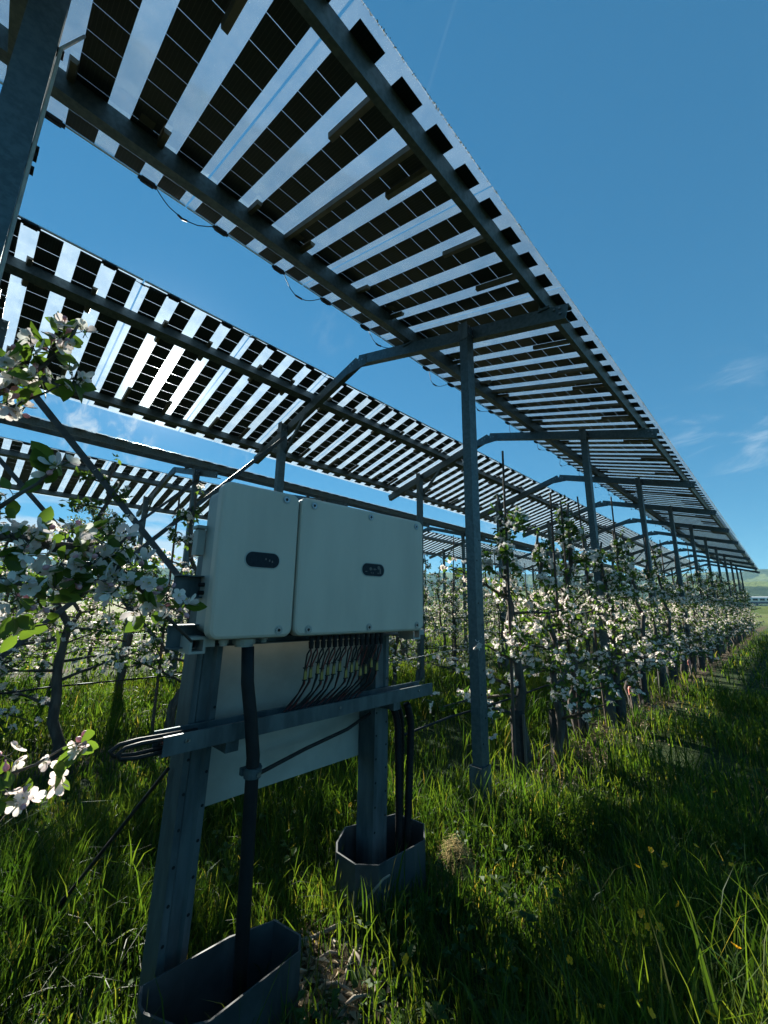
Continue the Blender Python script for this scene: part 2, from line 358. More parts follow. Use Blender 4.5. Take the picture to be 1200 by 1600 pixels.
# ------------------------------------------------------------------ the setting
XROW0, ROWSP, POSTY, POSTS, GAB = -1.698, 2.953, 2.755, 2.979, 5.906
mb = MB(); mb.add([(-2500, -600, 0), (2500, -600, 0), (2500, 3200, 0), (-2500, 3200, 0)], [(0, 1, 2, 3)])
structure(mb.build('ground', 'meadow_soil'))
def hills():
    def ridge(rr, h0, amp, seed, name):
        rs = random.Random(seed); ph = [(rs.uniform(0, 6.3), rs.uniform(2, 9)) for _ in range(5)] + [(rs.uniform(0, 6.3), rs.uniform(14, 50)) for _ in range(6)]
        m = MB(); n = 220; vs = []; fs = []
        prof = [(0.80, -0.05), (0.87, 0.25), (0.93, 0.62), (0.98, 0.93), (1.03, 1.0), (1.3, 0.3)]
        for i in range(n):
            a = R(-40 + 190*i/(n-1))            # from +Y towards -X
            w = sum(math.sin(a*f+p) for p, f in ph[:5])/5 + 0.16*sum(math.sin(a*f+p) for p, f in ph[5:])/6
            h = h0*(1+amp*w)
            for q, (rk, hk) in enumerate(prof):
                jit = 1+0.05*math.sin(a*60+q*2.1)
                vs.append((-math.sin(a)*rr*rk, math.cos(a)*rr*rk, max(h*hk*jit, -4)))
        k = len(prof)
        for i in range(n-1):
            for q in range(k-1): fs.append((i*k+q, i*k+q+1, (i+1)*k+q+1, (i+1)*k+q))
        m.add(vs, fs); structure(m.build(name, 'hill_cover', smooth=True))
    ridge(900, 42, 0.35, 3, 'hill'); ridge(1700, 125, 0.28, 11, 'hill')
hills()
# railway bank far down the lane
mb = MB(); vs = []; fs = []
prof = [(226, -0.2), (232, 3.0), (241, 3.0), (247, -0.2)]
for i in range(30):
    x = -170+i*12
    vs += [(x, y+0.4*math.sin(i*1.7+q), z+(0.15*math.sin(i*2.3) if z > 0 else 0)) for q, (y, z) in enumerate(prof)]
for i in range(29):
    for q in range(3): fs.append((i*4+q, i*4+4+q, i*4+5+q, i*4+1+q))
mb.add(vs, fs); structure(mb.build('railway_bank', 'meadow_soil', smooth=True))
mb = MB(); mb.box((0, 236.5, 3.22), (340, 3.6, 0.24)); structure(mb.build('track_bed', 'rail_ballast'))

# ------------------------------------------------------------------ solar canopies: steel frames
ARM = [(-0.856, 3.538), (-3.203, 4.168), (-5.502, 3.503)]     # right end, apex, left end of one portal arm
SR, SL_ = (4.168-3.538)/(3.203-0.856), (4.168-3.503)/(5.502-3.203)
AR, AL = math.atan(SR), math.atan(SL_)
def cprof(w, h, t, lip=0.018):
    "cold-rolled C profile, open to +y"
    return [(-w/2, -h/2), (w/2, -h/2), (w/2, h/2), (w/2-lip, h/2), (w/2-lip, h/2-t), (w/2-t, h/2-t), (w/2-t, -h/2+t), (-w/2+t, -h/2+t), (-w/2+t, h/2-t), (-w/2+lip, h/2-t), (-w/2+lip, h/2), (-w/2, h/2)]
def extr(mbx, prof, x, y, z0, z1, dx=0, dy=0):
    n = len(prof)
    mbx.add([(x+a, y+b, z0) for a, b in prof]+[(x+dx+a, y+dy+b, z1) for a, b in prof],
            [(i, (i+1) % n, n+(i+1) % n, n+i) for i in range(n)]+[tuple(range(n-1, -1, -1)), tuple(range(n, 2*n))])
NPOST = 11
Y_END = POSTY + POSTS*(NPOST-1) + 0.9
FRAME_LABEL = ['galvanized steel gable frame carrying the nearest solar roof above the inverter',
               'galvanized steel gable frame of the second solar roof behind the blossom',
               'galvanized steel gable frame of the farthest solar roof beyond the orchard rows']
me_post = me_sleeve = None
mbp = MB(); extr(mbp, cprof(0.075, 0.10, 0.005), 0, 0, -0.05, 3.80); me_post = mbp.mesh('post', 'galvanized')
mbp = MB(); extr(mbp, [(a, b) for a, b in cprof(0.10, 0.125, 0.006, 0.025)], 0.0, -0.014, -0.05, 0.31); me_sleeve = mbp.mesh('base_sleeve', 'galvanized_dull')
mbp = MB()
for dz in (0.03, 0.10):
    for s in (-1, 1): mbp.disc((0.038, s*0.022, 3.70+dz-0.02), (1, 0, 0), 0.011, 0.012, 6)
me_bolt = mbp.mesh('bolt', 'screw_steel')
mbp = MB()
for i in range(10): mbp.disc((0.0375, -0.02+0.04*(i % 2), 0.45+i*0.16), (1, 0, 0), 0.007, 0.0012, 8)
me_hole = mbp.mesh('punched_hole', 'black_plastic')
mbp = MB()
mbp.beam((ARM[0][0], 0, ARM[0][1]), (ARM[1][0]+0.02, 0, ARM[1][1]), 0.07, 0.115, prof=[(y, x) for x, y in cprof(0.115, 0.07, 0.005)][::-1])
me_armr = mbp.mesh('arm', 'galvanized')
mbp = MB()
mbp.beam((ARM[1][0]-0.01, 0.003, ARM[1][1]), (ARM[2][0], 0.003, ARM[2][1]), 0.07, 0.115, prof=[(y, x) for x, y in cprof(0.112, 0.068, 0.005)][::-1])
me_arml = mbp.mesh('arm', 'galvanized')
mbp = MB()
for dx, dz in ((-0.05, 0.015), (-0.05, -0.03), (-0.09, 0.02)): mbp.disc((ARM[0][0]+dx, -0.036, ARM[0][1]+0.03+dz), (0, -1, 0), 0.010, 0.010, 6)
for dx, dz in ((0.1, -0.03), (0.05, -0.02), (-0.06, -0.02), (-0.11, -0.03)): mbp.disc((ARM[1][0]+dx, -0.036, ARM[1][1]+dz), (0, -1, 0), 0.010, 0.010, 6)
me_armbolt = mbp.mesh('bolt', 'screw_steel')
mbp = MB(); mbp.beam((-4.651, 0.04, 3.02+0.35), (-5.05, 0.04, 3.60), 0.03, 0.04); mbp.beam((-4.651, 0.045, 3.37), (-4.20, 0.045, 3.83), 0.03, 0.04); me_knee = mbp.mesh('knee_brace', 'galvanized')
mbp = MB(); mbp.beam((ARM[1][0]+0.16, -0.040, ARM[1][1]-0.055), (ARM[1][0]-0.16, -0.040, ARM[1][1]-0.060), 0.006, 0.12); me_gus = mbp.mesh('gusset_plate', 'galvanized_dull')
mbp = MB(); mbp.box((0, 0.0, 3.74), (0.088, 0.006, 0.16)); me_head = mbp.mesh('head_plate', 'galvanized_dull')
PUR_R = [(-1.018, 0.142, 0.046, 0.10), (-2.41, 0.138, 0.095, 0.108)]; PUR_L = [(-4.13, 0.138, 0.09, 0.108), (-5.38, 0.142, 0.06, 0.10)]
for g in range(2):
    ox = -GAB*g
    fr = thing('canopy_frame', FRAME_LABEL[g], 'steel frame', (ox, 0, 0), group='gable frames of the solar roofs')
    for k in range(-1, NPOST):
        y = POSTY + POSTS*k
        for x in (XROW0, XROW0-ROWSP):
            p = link('post', me_post, fr, (x, y, 0))
            if k == -1: p.location.y += 0.090
            link('base_sleeve', me_sleeve, p); stuff(link('bolt', me_bolt, p)); stuff(link('punched_hole', me_hole, p))
        ya = y+0.076 if k >= 0 else y
        link('arm', me_armr, fr, (0, ya, 0)); link('arm', me_arml, fr, (0, ya, 0)); stuff(link('bolt', me_armbolt, fr, (0, ya, 0)))
        if k == -1 and g == 0:
            for zc in (2.86, 2.92, 2.95, 3.42):
                m = MB(); m.box((XROW0+0.01, y+0.09+0.06, zc), (0.03, 0.022, 0.014)); m.build('cable_clip', 'black_plastic', fr)
            m = MB(); m.tube([(XROW0+0.036, y+0.09+0.056, 0.3), (XROW0+0.03, y+0.09+0.058, 2.0), (XROW0+0.034, y+0.09+0.057, 2.9), (XROW0+0.03, y+0.09+0.060, 3.42), (XROW0-0.2, y+0.20, 3.86)], 0.006, 6); m.build('post_cable', 'gland_grey', fr)
        link('knee_brace', me_knee, fr, (0, y, 0)); link('gusset_plate', me_gus, fr, (0, ya, 0))
        for x in (XROW0, XROW0-ROWSP): link('head_plate', me_head, fr, (x, y-0.0535, 0))
    for x, off, pw, ph in PUR_R:
        m = MB(); z = ARM[0][1]+(ARM[0][0]-x)*SR+off
        m.beam((x, -3.0, z), (x, Y_END, z), pw, ph, up=(SR, 0, 1)); m.build('purlin', 'galvanized', fr)
        for k in range(-1, NPOST):
            y = POSTY+POSTS*k+(0.076 if k >= 0 else 0); m = MB(); m.beam((x-pw/2-0.006, y-0.045, z-0.03), (x-pw/2-0.006, y+0.045, z-0.03), 0.008, 0.13, up=(SR, 0, 1)); m.beam((x-pw/2-0.02, y-0.045, z-0.085), (x+pw/2+0.02, y-0.045+0.004, z-0.085), 0.01, 0.02); m.build('purlin_cleat', 'galvanized_dull', fr)
    for x, off, pw, ph in PUR_L:
        m = MB(); z = ARM[2][1]+(x-ARM[2][0])*SL_+off
        m.beam((x, -3.0, z), (x, Y_END, z), pw, ph, up=(-SL_, 0, 1)); m.build('purlin', 'galvanized', fr)
        for k in range(-1, NPOST):
            y = POSTY+POSTS*k+(0.076 if k >= 0 else 0); m = MB(); m.beam((x+pw/2+0.006, y-0.045, z-0.03), (x+pw/2+0.006, y+0.045, z-0.03), 0.008, 0.13, up=(-SL_, 0, 1)); m.build('purlin_cleat', 'galvanized_dull', fr)
    yA, yB = POSTY-POSTS, POSTY
    xb = XROW0-ROWSP if g == 0 else XROW0
    m = MB(); m.beam((xb+0.06, yA, 3.62), (xb+0.06, yB, 0.42), 0.012, 0.055, up=(1, 0, 0), prof=[(-0.03, -0.006), (0.03, -0.006), (0.03, 0.006), (-0.03, 0.006)]); m.build('diagonal_brace', 'brace_steel', fr)
    m = MB(); m.beam((xb+0.075, yA, 0.32), (xb+0.075, yB, 3.6), 0.012, 0.05, up=(1, 0, 0), prof=[(-0.022, -0.005), (0.022, -0.005), (0.022, 0.005), (-0.022, 0.005)]); m.build('diagonal_brace', 'brace_steel', fr)

# ------------------------------------------------------------------ solar panels
PL, PW, PP = 1.98, 1.028, 1.042            # slope length, width, pitch along the row
NC = 12; CP = (PL-0.062)/NC
SV = [0.05+0.15*i+0.11*i for i in range(4)]  # start of each cell strip across the panel
def flat(mbx, x0, x1, v0, v1, w0, w1): mbx.box(((x0+x1)/2, (v0+v1)/2, (w0+w1)/2), (x1-x0, v1-v0, w1-w0))
m = MB(); flat(m, 0, PL, 0, PW, 0, 0.006); me_glass = m.mesh('glass', 'module_glass')
m = MB(); flat(m, -CP/2+0.0025, CP/2-0.0025, -0.075, 0.075, -0.0012, 0.0012); me_cell = m.mesh('solar_cell', 'solar_cell')
me_strip = []
m = MB()
for c in range(NC): flat(m, 0.02+c*CP+0.0025, 0.02+(c+1)*CP-0.0025, 0, 0.15, -0.0045, -0.0021)
me_strip = m.mesh('cell_strip', 'solar_cell')
m = MB(); flat(m, -0.006, 0.010, 0.0, PW, -0.004, -0.0005); flat(m, -0.006, -0.0005, 0.0, PW, -0.0005, 0.008); me_trim = m.mesh('edge_trim', 'edge_trim')
def jbox():
    m = MB(); m.box((0.012, 0, -0.016), (0.044, 0.085, 0.022)); m.box((0.012, 0.05, -0.016), (0.028, 0.018, 0.014)); m.box((0.012, -0.05, -0.016), (0.028, 0.018, 0.014))
    m.box((0.012, 0, -0.029), (0.032, 0.065, 0.005)); return m.mesh('junction_box', 'black_plastic')
me_jbox = jbox()
def rail(a, b):
    m = MB(); m.beam((a, 0, -0.022), (b, 0, -0.022), 0, 0, prof=[(-0.022, 0.012), (-0.015, -0.016), (0.015, -0.016), (0.022, 0.012)]); return m.mesh('back_rail', 'rail_dark')
me_rail_in, me_rail_out, me_rail_full = rail(0.30, 0.60), rail(1.42, 1.80), rail(0.33, 1.84)
m = MB(); flat(m, 0, 0.07, 0, 0.075, -0.0062, -0.0054); me_stick = m.mesh('sticker', 'sticker')
def grime(seed):
    r = random.Random(seed); m = MB()
    for i in range(420):
        v = r.uniform(0, PW); s = r.uniform(0.002, 0.0052)*(1.5 if r.random() < 0.12 else 1); x = PL+r.uniform(-0.007, 0.003)
        c = Vector((x, v, 0.006+s*0.3)); a = [c+rv(r)*s for _ in range(4)]
        m.add(a, [(0, 1, 2), (0, 2, 3), (0, 3, 1), (1, 3, 2)])
    return m.mesh('edge_grime', 'edge_grime')
me_grime = [grime(i) for i in range(3)]
def jcable(seed):
    r = random.Random(seed); m = MB(); a, b = SV[2]+0.15+0.055+0.055, PP+SV[0]+0.15+0.0
    sag = r.uniform(0.05, 0.10); pts = []
    for i in range(13):
        t = i/12; v = a+(b-a)*t
        pts.append((0.012-0.05*math.sin(math.pi*t)*r.uniform(0.8, 1.1), v, -0.016-sag*4*t*(1-t)))
    m.tube(pts, 0.0035, 5); m.tube(pts[5:8], 0.009, 6)
    return m.mesh('cable', 'black_rubber')
me_cable = [jcable(i) for i in range(4)]
SLOPES = [('right slope', 0), ('left slope', 1)]
ROOF = ['nearest', 'farther']
def solar_panel(g, side, k):
    y0 = 0.70 + PP*k + (PP-PW)/2
    if side == 0:
        x = -2.785; z = ARM[1][1]+(x-ARM[1][0])*(-SR)+0.2; loc = (x-GAB*g, y0, z); rot = (0, AR, 0)
    else:
        x = -3.745; z = ARM[1][1]+(x-ARM[1][0])*SL_+0.2; loc = (x-GAB*g, y0+PW, z); rot = (0, AL, math.pi)
    n = k+3
    if n <= 16: label, grp = f'striped glass solar panel, {nth(n)} from the near end, {SLOPES[side][0]} of {ROOF[g]} solar roof', 'striped solar panels on the roofs'
    else: label, grp = f'one of the far striped solar panels on the {SLOPES[side][0]} of {ROOF[g]} solar roof', f'far solar panels, {SLOPES[side][0]} of {ROOF[g]} roof'
    t = thing('solar_panel', label, 'solar panel', loc, rot, grp)
    link('glass', me_glass, t)
    near = g == 0 and -2 <= k <= 4
    for s in range(4):
        if near:
            for c in range(NC): link('solar_cell', me_cell, t, (0.02+(c+0.5)*CP, SV[s]+0.075, -0.0033))
        else: link('cell_strip', me_strip, t, (0, SV[s], 0))
    if k < 22:
        link('edge_trim', me_trim, t)
        for s in (0, 2): link('junction_box', me_jbox, t, (0, SV[s]+0.15+0.055, 0))
    if g == 0 and k < 16:
        link('cable', me_cable[k % 4], t)
        if side == 0: link('edge_grime', me_grime[k % 3], t)
        for i, v in enumerate((SV[1]-0.018, SV[2]+0.15+0.018)):
            link('back_rail', me_rail_in, t, (0, v, 0)); link('back_rail', me_rail_out, t, (0, v, 0))
        if k % 3 == 0 and side == 0: link('back_rail', me_rail_full, t, (0, SV[2]+0.02, 0))
        link('sticker', me_stick, t, (0.5, SV[2]+0.035, 0))
for g in range(2):
    for side in (0, 1):
        for k in range(-2, 31): solar_panel(g, side, k)

# ------------------------------------------------------------------ inverter on its stand
inv = thing('inverter', 'large light grey string inverter with two covers on the steel stand', 'inverter', (-1.455, 0.632, 1.258), (0, 0, -0.0549))
IW, IH = 1.117, 0.584
m = MB(); m.plate(0.012, IW-0.012, 0.015, IH-0.012, 0.04, -0.175, -0.052, 0.012); m.build('body', 'inverter_body', inv)
for (a, b) in ((0, 0.3285), (0.3365, IW)):
    m = MB(); m.plate(a, b, 0, IH, 0.036, -0.05, 0.0, 0.013); m.build('cover', 'inverter_paint', inv)
for (y, z) in ((0.263, 0.553), (0.267, 0.028), (0.40, 0.551), (0.73, 0.551), (1.058, 0.549), (0.402, 0.026), (0.733, 0.027), (1.060, 0.030)):
    m = MB(); m.disc((0.0003, y, z), (1, 0, 0), 0.0185, 0.0008, 18); m.build('screw_recess', 'inverter_body', inv)
    m = MB(); m.disc((0.0012, y, z), (1, 0, 0), 0.0135, 0.003, 16); s = m.build('screw', 'screw_steel', inv)
    m = MB(); m.disc((0.0043, y, z), (1, 0, 0), 0.0062, 0.0012, 6); m.build('screw_socket', 'black_plastic', s)
def stadium(mbx, yc, zc, w, h, x0, x1): mbx.plate(yc-w/2, yc+w/2, zc-h/2, zc+h/2, h/2*0.98, x0, x1, 0.0006, 10)
for yc, zc in ((0.178, 0.294), (0.752, 0.294)):
    m = MB(); stadium(m, yc, zc, 0.150, 0.066, -0.001, 0.0014); wdw = m.build('display_window', 'inverter_body', inv)
    m = MB(); stadium(m, yc, zc, 0.140, 0.058, 0.0015, 0.0024); m.build('window_pane', 'dark_window', wdw)
    m = MB()
    if yc > 0.5:
        m.beam((0.0028, yc-0.045, zc-0.012), (0.0028, yc-0.045, zc+0.014), 0.004, 0.0006)
        m.beam((0.0028, yc-0.051, zc-0.010), (0.0028, yc-0.039, zc-0.010), 0.0006, 0.004)
        m.disc((0.0026, yc-0.018, zc+0.004), (1, 0, 0), 0.008, 0.0008, 8); m.disc((0.0026, yc+0.008, zc+0.003), (1, 0, 0), 0.006, 0.0008, 4)
        m.box((0.003, yc+0.004, zc+0.003), (0.0006, 0.036, 0.002))
        m.disc((0.0026, yc+0.034, zc+0.012), (1, 0, 0), 0.009, 0.0008, 8); m.box((0.003, yc+0.044, zc-0.004), (0.0006, 0.008, 0.026))
        for dy in (-0.014, -0.002, 0.03): m.disc((0.0026, yc+dy, zc-0.015), (1, 0, 0), 0.0035, 0.0008, 6)
    else:
        for dy in (0.012, 0.028, 0.04): m.box((0.003, yc+dy, zc+0.008-dy*0.3), (0.0006, 0.005, 0.008))
    m.build('status_icon', 'icon_ink', wdw)
m = MB(); m.box((-0.11, 0.02+0.56, 0.008), (0.12, 0.98, 0.012)); m.build('bottom_plate', 'black_plastic', inv)
for (y, r, h) in ((0.085, 0.018, 0.03), (0.165, 0.042, 0.036), (0.245, 0.016, 0.024)):
    m = MB(); m.disc((-0.075, y, 0.013), (0, 0, -1), r, h, 16); m.disc((-0.075, y, 0.013-h), (0, 0, -1), r*0.8, 0.01, 16); m.build('cable_gland', 'gland_grey', inv)
# feet: square-section handles at the lower corners
for y in (-0.02, IW+0.005):
    m = MB()
    for (dy, dz, sy, sz) in ((0, 0.024, 0.056, 0.009), (0, -0.024, 0.056, 0.009), (-0.0235, 0, 0.009, 0.039), (0.0235, 0, 0.009, 0.039)):
        m.box((-0.12, y+0.01+dy, -0.020+dz), (0.11, sy, sz))
    m.box((-0.10, y+0.055, -0.012), (0.06, 0.034, 0.03)); m.build('foot', 'inverter_body', inv)
m = MB(); m.box((-0.19, -0.006, 0.36), (0.05, 0.03, 0.10)); m.box((-0.185, -0.008, 0.42), (0.06, 0.04, 0.012)); m.build('side_bracket', 'inverter_body', inv)
m = MB()
for z in (0.165, 0.195): m.disc((-0.13, 0.012, z), (0, -1, 0), 0.008, 0.02, 8)
m.build('side_bolt', 'black_plastic', inv)

stand = thing('inverter_stand', 'galvanized steel stand with two profile legs and white back board under the inverter', 'stand', (-1.70, 1.2, 0))
def leg_prof():
    w, d = 0.10, 0.12                         # sigma profile, web towards the lane (+x), seen from above
    t = 0.005
    o = [(d/2, -w/2), (d/2, -w/2+0.022), (d/2-0.012, -w/2+0.032), (d/2-0.012, w/2-0.032), (d/2, w/2-0.022), (d/2, w/2), (-d/2, w/2), (-d/2, w/2-0.02), (-d/2+t, w/2-0.02), (-d/2+t, w/2-t), (d/2-t, w/2-t), (d/2-t, w/2-0.02), (d/2-0.017, w/2-0.03), (d/2-0.017, -w/2+0.03), (d/2-t, -w/2+0.02), (d/2-t, -w/2+t), (-d/2+t, -w/2+t), (-d/2+t, -w/2+0.02), (-d/2, -w/2+0.02), (-d/2, -w/2)]
    return o
for (yb, yt) in ((0.700, 0.735), (1.688, 1.690)):
    m = MB(); extr(m, leg_prof(), 0.0, yb-1.2, -0.05, 1.60, 0, yt-yb); lg = m.build('leg', 'galvanized_dull', stand)
    m = MB()
    for i in range(14): m.disc((0.060, yb-1.2+(yt-yb)*(0.2+i*0.05)+(0.036 if i % 2 else -0.038), 0.28+i*0.055), (1, 0, 0), 0.0055, 0.0012, 8)
    stuff(m.build('punched_hole', 'black_plastic', lg))
for z in (1.445, 1.265):
    m = MB(); m.beam((0.09, 0.555-1.2, z), (0.09, 1.80-1.2, z), 0, 0, prof=[(-0.02, -0.042), (0.02, -0.042), (0.02, -0.037), (-0.015, -0.037), (-0.015, 0.037), (0.02, 0.037), (0.02, 0.042), (-0.02, 0.042)]); m.build('cross_rail', 'galvanized_dull', stand)
m = MB(); m.box((-0.075, 0.02, 0.97), (0.012, 1.03, 0.74)); bd = m.build('back_board', 'board_white', stand)
tr = MB(); w, h, t = 0.10, 0.060, 0.003
tr.beam((0.125, 0.552-1.2, 0.925), (0.125, 1.985-1.2, 0.925), 0, 0, prof=[(-w/2, -h/2), (w/2, -h/2), (w/2, h/2), (w/2-0.010, h/2), (w/2-0.010, h/2-t), (w/2-t, h/2-t), (w/2-t, -h/2+t), (-w/2+t, -h/2+t), (-w/2+t, h/2-t), (-w/2+0.010, h/2-t), (-w/2+0.010, h/2), (-w/2, h/2)])
tro = tr.build('cable_tray', 'galvanized_dull', stand)
m = MB()
for y in (0.625, 0.632, 1.30, 1.86): m.disc((0.1755, y-1.2, 0.93), (1, 0, 0), 0.006, 0.003, 8)
stuff(m.build('bolt', 'screw_steel', tro))
for yb in (0.80, 1.70):
    m = MB(); m.box((0.10, yb-1.2, 0.872), (0.12, 0.05, 0.036)); m.build('tray_bracket', 'galvanized_dull', stand)

pipe = thing('conduit', 'black vertical cable conduit running from the inverter down into the sheet metal guard', 'conduit', (-1.455, 0.85, 0))
m = MB(); m.tube([(-0.04, -0.045, 1.225), (-0.03, -0.04, 1.10), (-0.012, -0.025, 0.98), (0.0, -0.01, 0.85), (0.0, 0, 0.4), (0, 0.01, 0.0)], 0.0235, 14); m.build('tube', 'black_plastic', pipe, True)
m = MB(); m.disc((0, -0.007, 0.785), (0, 0, 1), 0.031, 0.032, 14); m.box((-0.03, 0.0, 0.80), (0.02, 0.075, 0.024)); cl_ = m.build('pipe_clamp', 'galvanized', pipe)
m = MB(); m.disc((0.032, -0.004, 0.80), (1, 0, 0), 0.008, 0.008, 8); m.build('clamp_screw', 'screw_steel', cl_)

# string cables with connectors and yellow tags
for i in range(14):
    y = 0.632+0.452+0.402*i/13; x = -1.455+0.0549*(y-0.632)-0.045
    r = random.Random(100+i)
    t = thing('string_cable', f'black string cable pair with yellow tag under the inverter, {nth(i+1)} from the left', 'cable', (x, y, 1.255), group='string cables plugged into the inverter')
    m = MB(); m.disc((0, 0, -0.002), (0, 0, -1), 0.009, 0.022, 10); m.disc((0, 0, -0.024), (0, 0, -1), 0.012, 0.028, 10, 0.0095); m.build('connector', 'black_plastic', t)
    dy = -0.004-0.012*r.random(); sl = r.uniform(-0.02, 0.02); x1 = -1.575-x
    tz = -0.128-0.035*r.random()+0.012*math.sin(i*1.7)
    for s in (-1, 1):
        m = MB(); m.tube([(0, 0, -0.05), (-0.01, s*0.010, -0.075), (-0.02, dy+s*0.004, tz+0.03), (-0.03, dy+s*0.003, tz-0.04), (-0.055, dy+sl*0.5-0.006, -0.235), (x1, dy-0.022+s*0.006, -0.292), (x1, dy-0.06, -0.318), (x1, dy-0.13, -0.322)], 0.0034, 6); m.build('strand', 'red_cable' if s > 0 and i % 3 != 2 else 'black_rubber', t, True)
    m = MB(); m.box((-0.022, dy, tz), (0.004, 0.013, 0.052)); tg = m.build('yellow_tag', 'yellow_tag', t)
    for e in (-1, 1):
        m = MB(); m.box((-0.024, dy, tz+e*0.024), (0.010, 0.02, 0.004)); m.build('cable_tie', 'black_plastic', tg)
# bundle lying in the tray
tb = thing('cable_bundle', 'bundle of dark cables lying along the open cable tray', 'cables', (-1.575, 1.2, 0.91))
for i in range(6):
    m = MB(); r = random.Random(50+i); m.tube([(-0.034+0.0135*i, -0.64+1.35*k/12, 0.006+0.018*r.random()) for k in range(13)], 0.0062, 6); m.build('cable', 'red_cable' if i in (2, 4) else 'black_rubber', tb, True)
lp = thing('cable_loop', 'black cable looping out of the left end of the cable tray', 'cable', (-1.575, 0.56, 0.92))
for dx, dz, l in ((0.012, 0.0, 0.13), (-0.012, 0.006, 0.145)):
    m = MB(); m.tube([(0.01+dx, 0.12, 0.02+dz), (0.012+dx, 0.0, 0.022+dz), (0.012+dx, -l*0.5, 0.024+dz), (0.012+dx, -l*0.85, 0.020+dz), (0.012+dx, -l, 0.006+dz), (0.010+dx, -l*0.93, -0.010+dz), (0.008+dx, -l*0.55, -0.018+dz), (0.006+dx, 0.0, -0.018+dz), (0.004+dx, 0.12, -0.016+dz)], 0.0065, 8); m.build('cable', 'black_rubber', lp, True)
dc = tag(link('loose_cable', None, None, (-1.64, 1.2, 0.8)), 'single black cable hanging slack across the white board under the tray', 'cable')
m = MB(); m.tube([(0.165, -0.345, -0.02), (0.08, -0.25, -0.05), (0.0, 0.0, -0.045), (0.0, 0.25, -0.01), (-0.02, 0.42, 0.03)], 0.008, 8); m.build('cable', 'black_rubber', dc, True)
# corrugated ducts beside the right leg
for i, (x, y) in enumerate(((-1.63, 1.80), (-1.66, 1.845), (-1.59, 1.855))):
    m = MB(); pts = []; rad = []
    top = 0.90-0.02*i
    for k in range(90):
        z = top*(1-k/89); bend = 0.03*math.sin(k/89*2.2+i); pts.append((bend*0.4, -0.07*max(0, (z-0.72)/0.18)**2 + bend*0.3, z)); rad.append(0.021 if k % 2 else 0.0185)
    m.tube(pts, rad, 10)
    o = m.build('corrugated_duct', 'black_plastic', None, True); o.location = (x, y, 0)
    tag(o, ['black corrugated duct beside the right stand leg, nearest the leg', 'black corrugated duct beside the right stand leg, the rear one', 'black corrugated duct beside the right stand leg, farthest right'][i], 'duct', 'cable ducts beside the stand leg')

# bent sheet-metal guards round the leg feet
def sheet(mbx, pts, hts, t=0.007):
    pts = [Vector((x, y, 0)) for x, y in pts]; n = len(pts); c = sum(pts, Vector())/n
    inn = [p+(c-p).normalized()*t*1.2 for p in pts]
    for i in range(n):
        j = (i+1) % n; a, b, d, e = pts[i], pts[j], inn[j], inn[i]
        up = lambda p, q: (p.x, p.y, hts[q]); dn = lambda p: (p.x, p.y, -0.02)
        mbx.add([dn(a), dn(b), up(b, j), up(a, i), dn(e), dn(d), up(d, j), up(e, i)], [(0, 1, 2, 3), (5, 4, 7, 6), (3, 2, 6, 7)])
gl_ = [(-1.577, 0.59), (-1.57, 0.87), (-1.523, 1.022), (-1.40, 1.05), (-1.347, 1.013), (-1.322, 0.69), (-1.36, 0.625), (-1.481, 0.567), (-1.512, 0.566)]
m = MB(); sheet(m, gl_, [0.25, 0.25, 0.252, 0.25, 0.248, 0.25, 0.25, 0.25, 0.25]); o = m.build('foot_guard', 'sheet_steel'); tag(o, 'bent sheet steel guard around the conduit foot, nearest the camera', 'sheet guard', 'sheet guards at the stand feet')
gr_ = [(-1.755, 1.50), (-1.70, 1.455), (-1.56, 1.45), (-1.475, 1.515), (-1.462, 1.83), (-1.56, 1.95), (-1.74, 1.93), (-1.83, 1.62)]
m = MB(); sheet(m, gr_, [0.25, 0.246, 0.25, 0.255, 0.25, 0.25, 0.25, 0.252]); o = m.build('foot_guard', 'sheet_steel'); tag(o, 'bent sheet steel guard around the right stand leg and ducts', 'sheet guard', 'sheet guards at the stand feet')
def in_guard(x, y):
    for poly in (gl_, gr_):
        ins = False; n = len(poly)
        for i in range(n):
            (x1, y1), (x2, y2) = poly[i], poly[(i+1) % n]
            if (y1 > y) != (y2 > y) and x < (x2-x1)*(y-y1)/(y2-y1)+x1: ins = not ins
        if ins: return True
    return False

# guy rod left of the stand
gy = thing('guy_rod', 'dark guy rod with turnbuckle and orange tag sloping from the left stand leg into grass', 'guy rod', (-2.45, 0.45, 0))
m = MB(); P0, P1 = Vector((0, 0, 0.0)), Vector((0.73, 0.20, 0.79)); m.tube([P0.lerp(P1, 0.15), P1], 0.007, 6); m.build('rod', 'black_rubber', gy)
m = MB(); m.tube([P0-(P1-P0)*0.05, P0.lerp(P1, 0.05), P0.lerp(P1, 0.16), P0.lerp(P1, 0.30)], [0.008, 0.022, 0.018, 0.009], 8); m.build('turnbuckle', 'black_plastic', gy)
m = MB(); m.box((-0.03, -0.03, 0.075), (0.03, 0.028, 0.03)); m.build('orange_tag', 'orange_tag', gy)

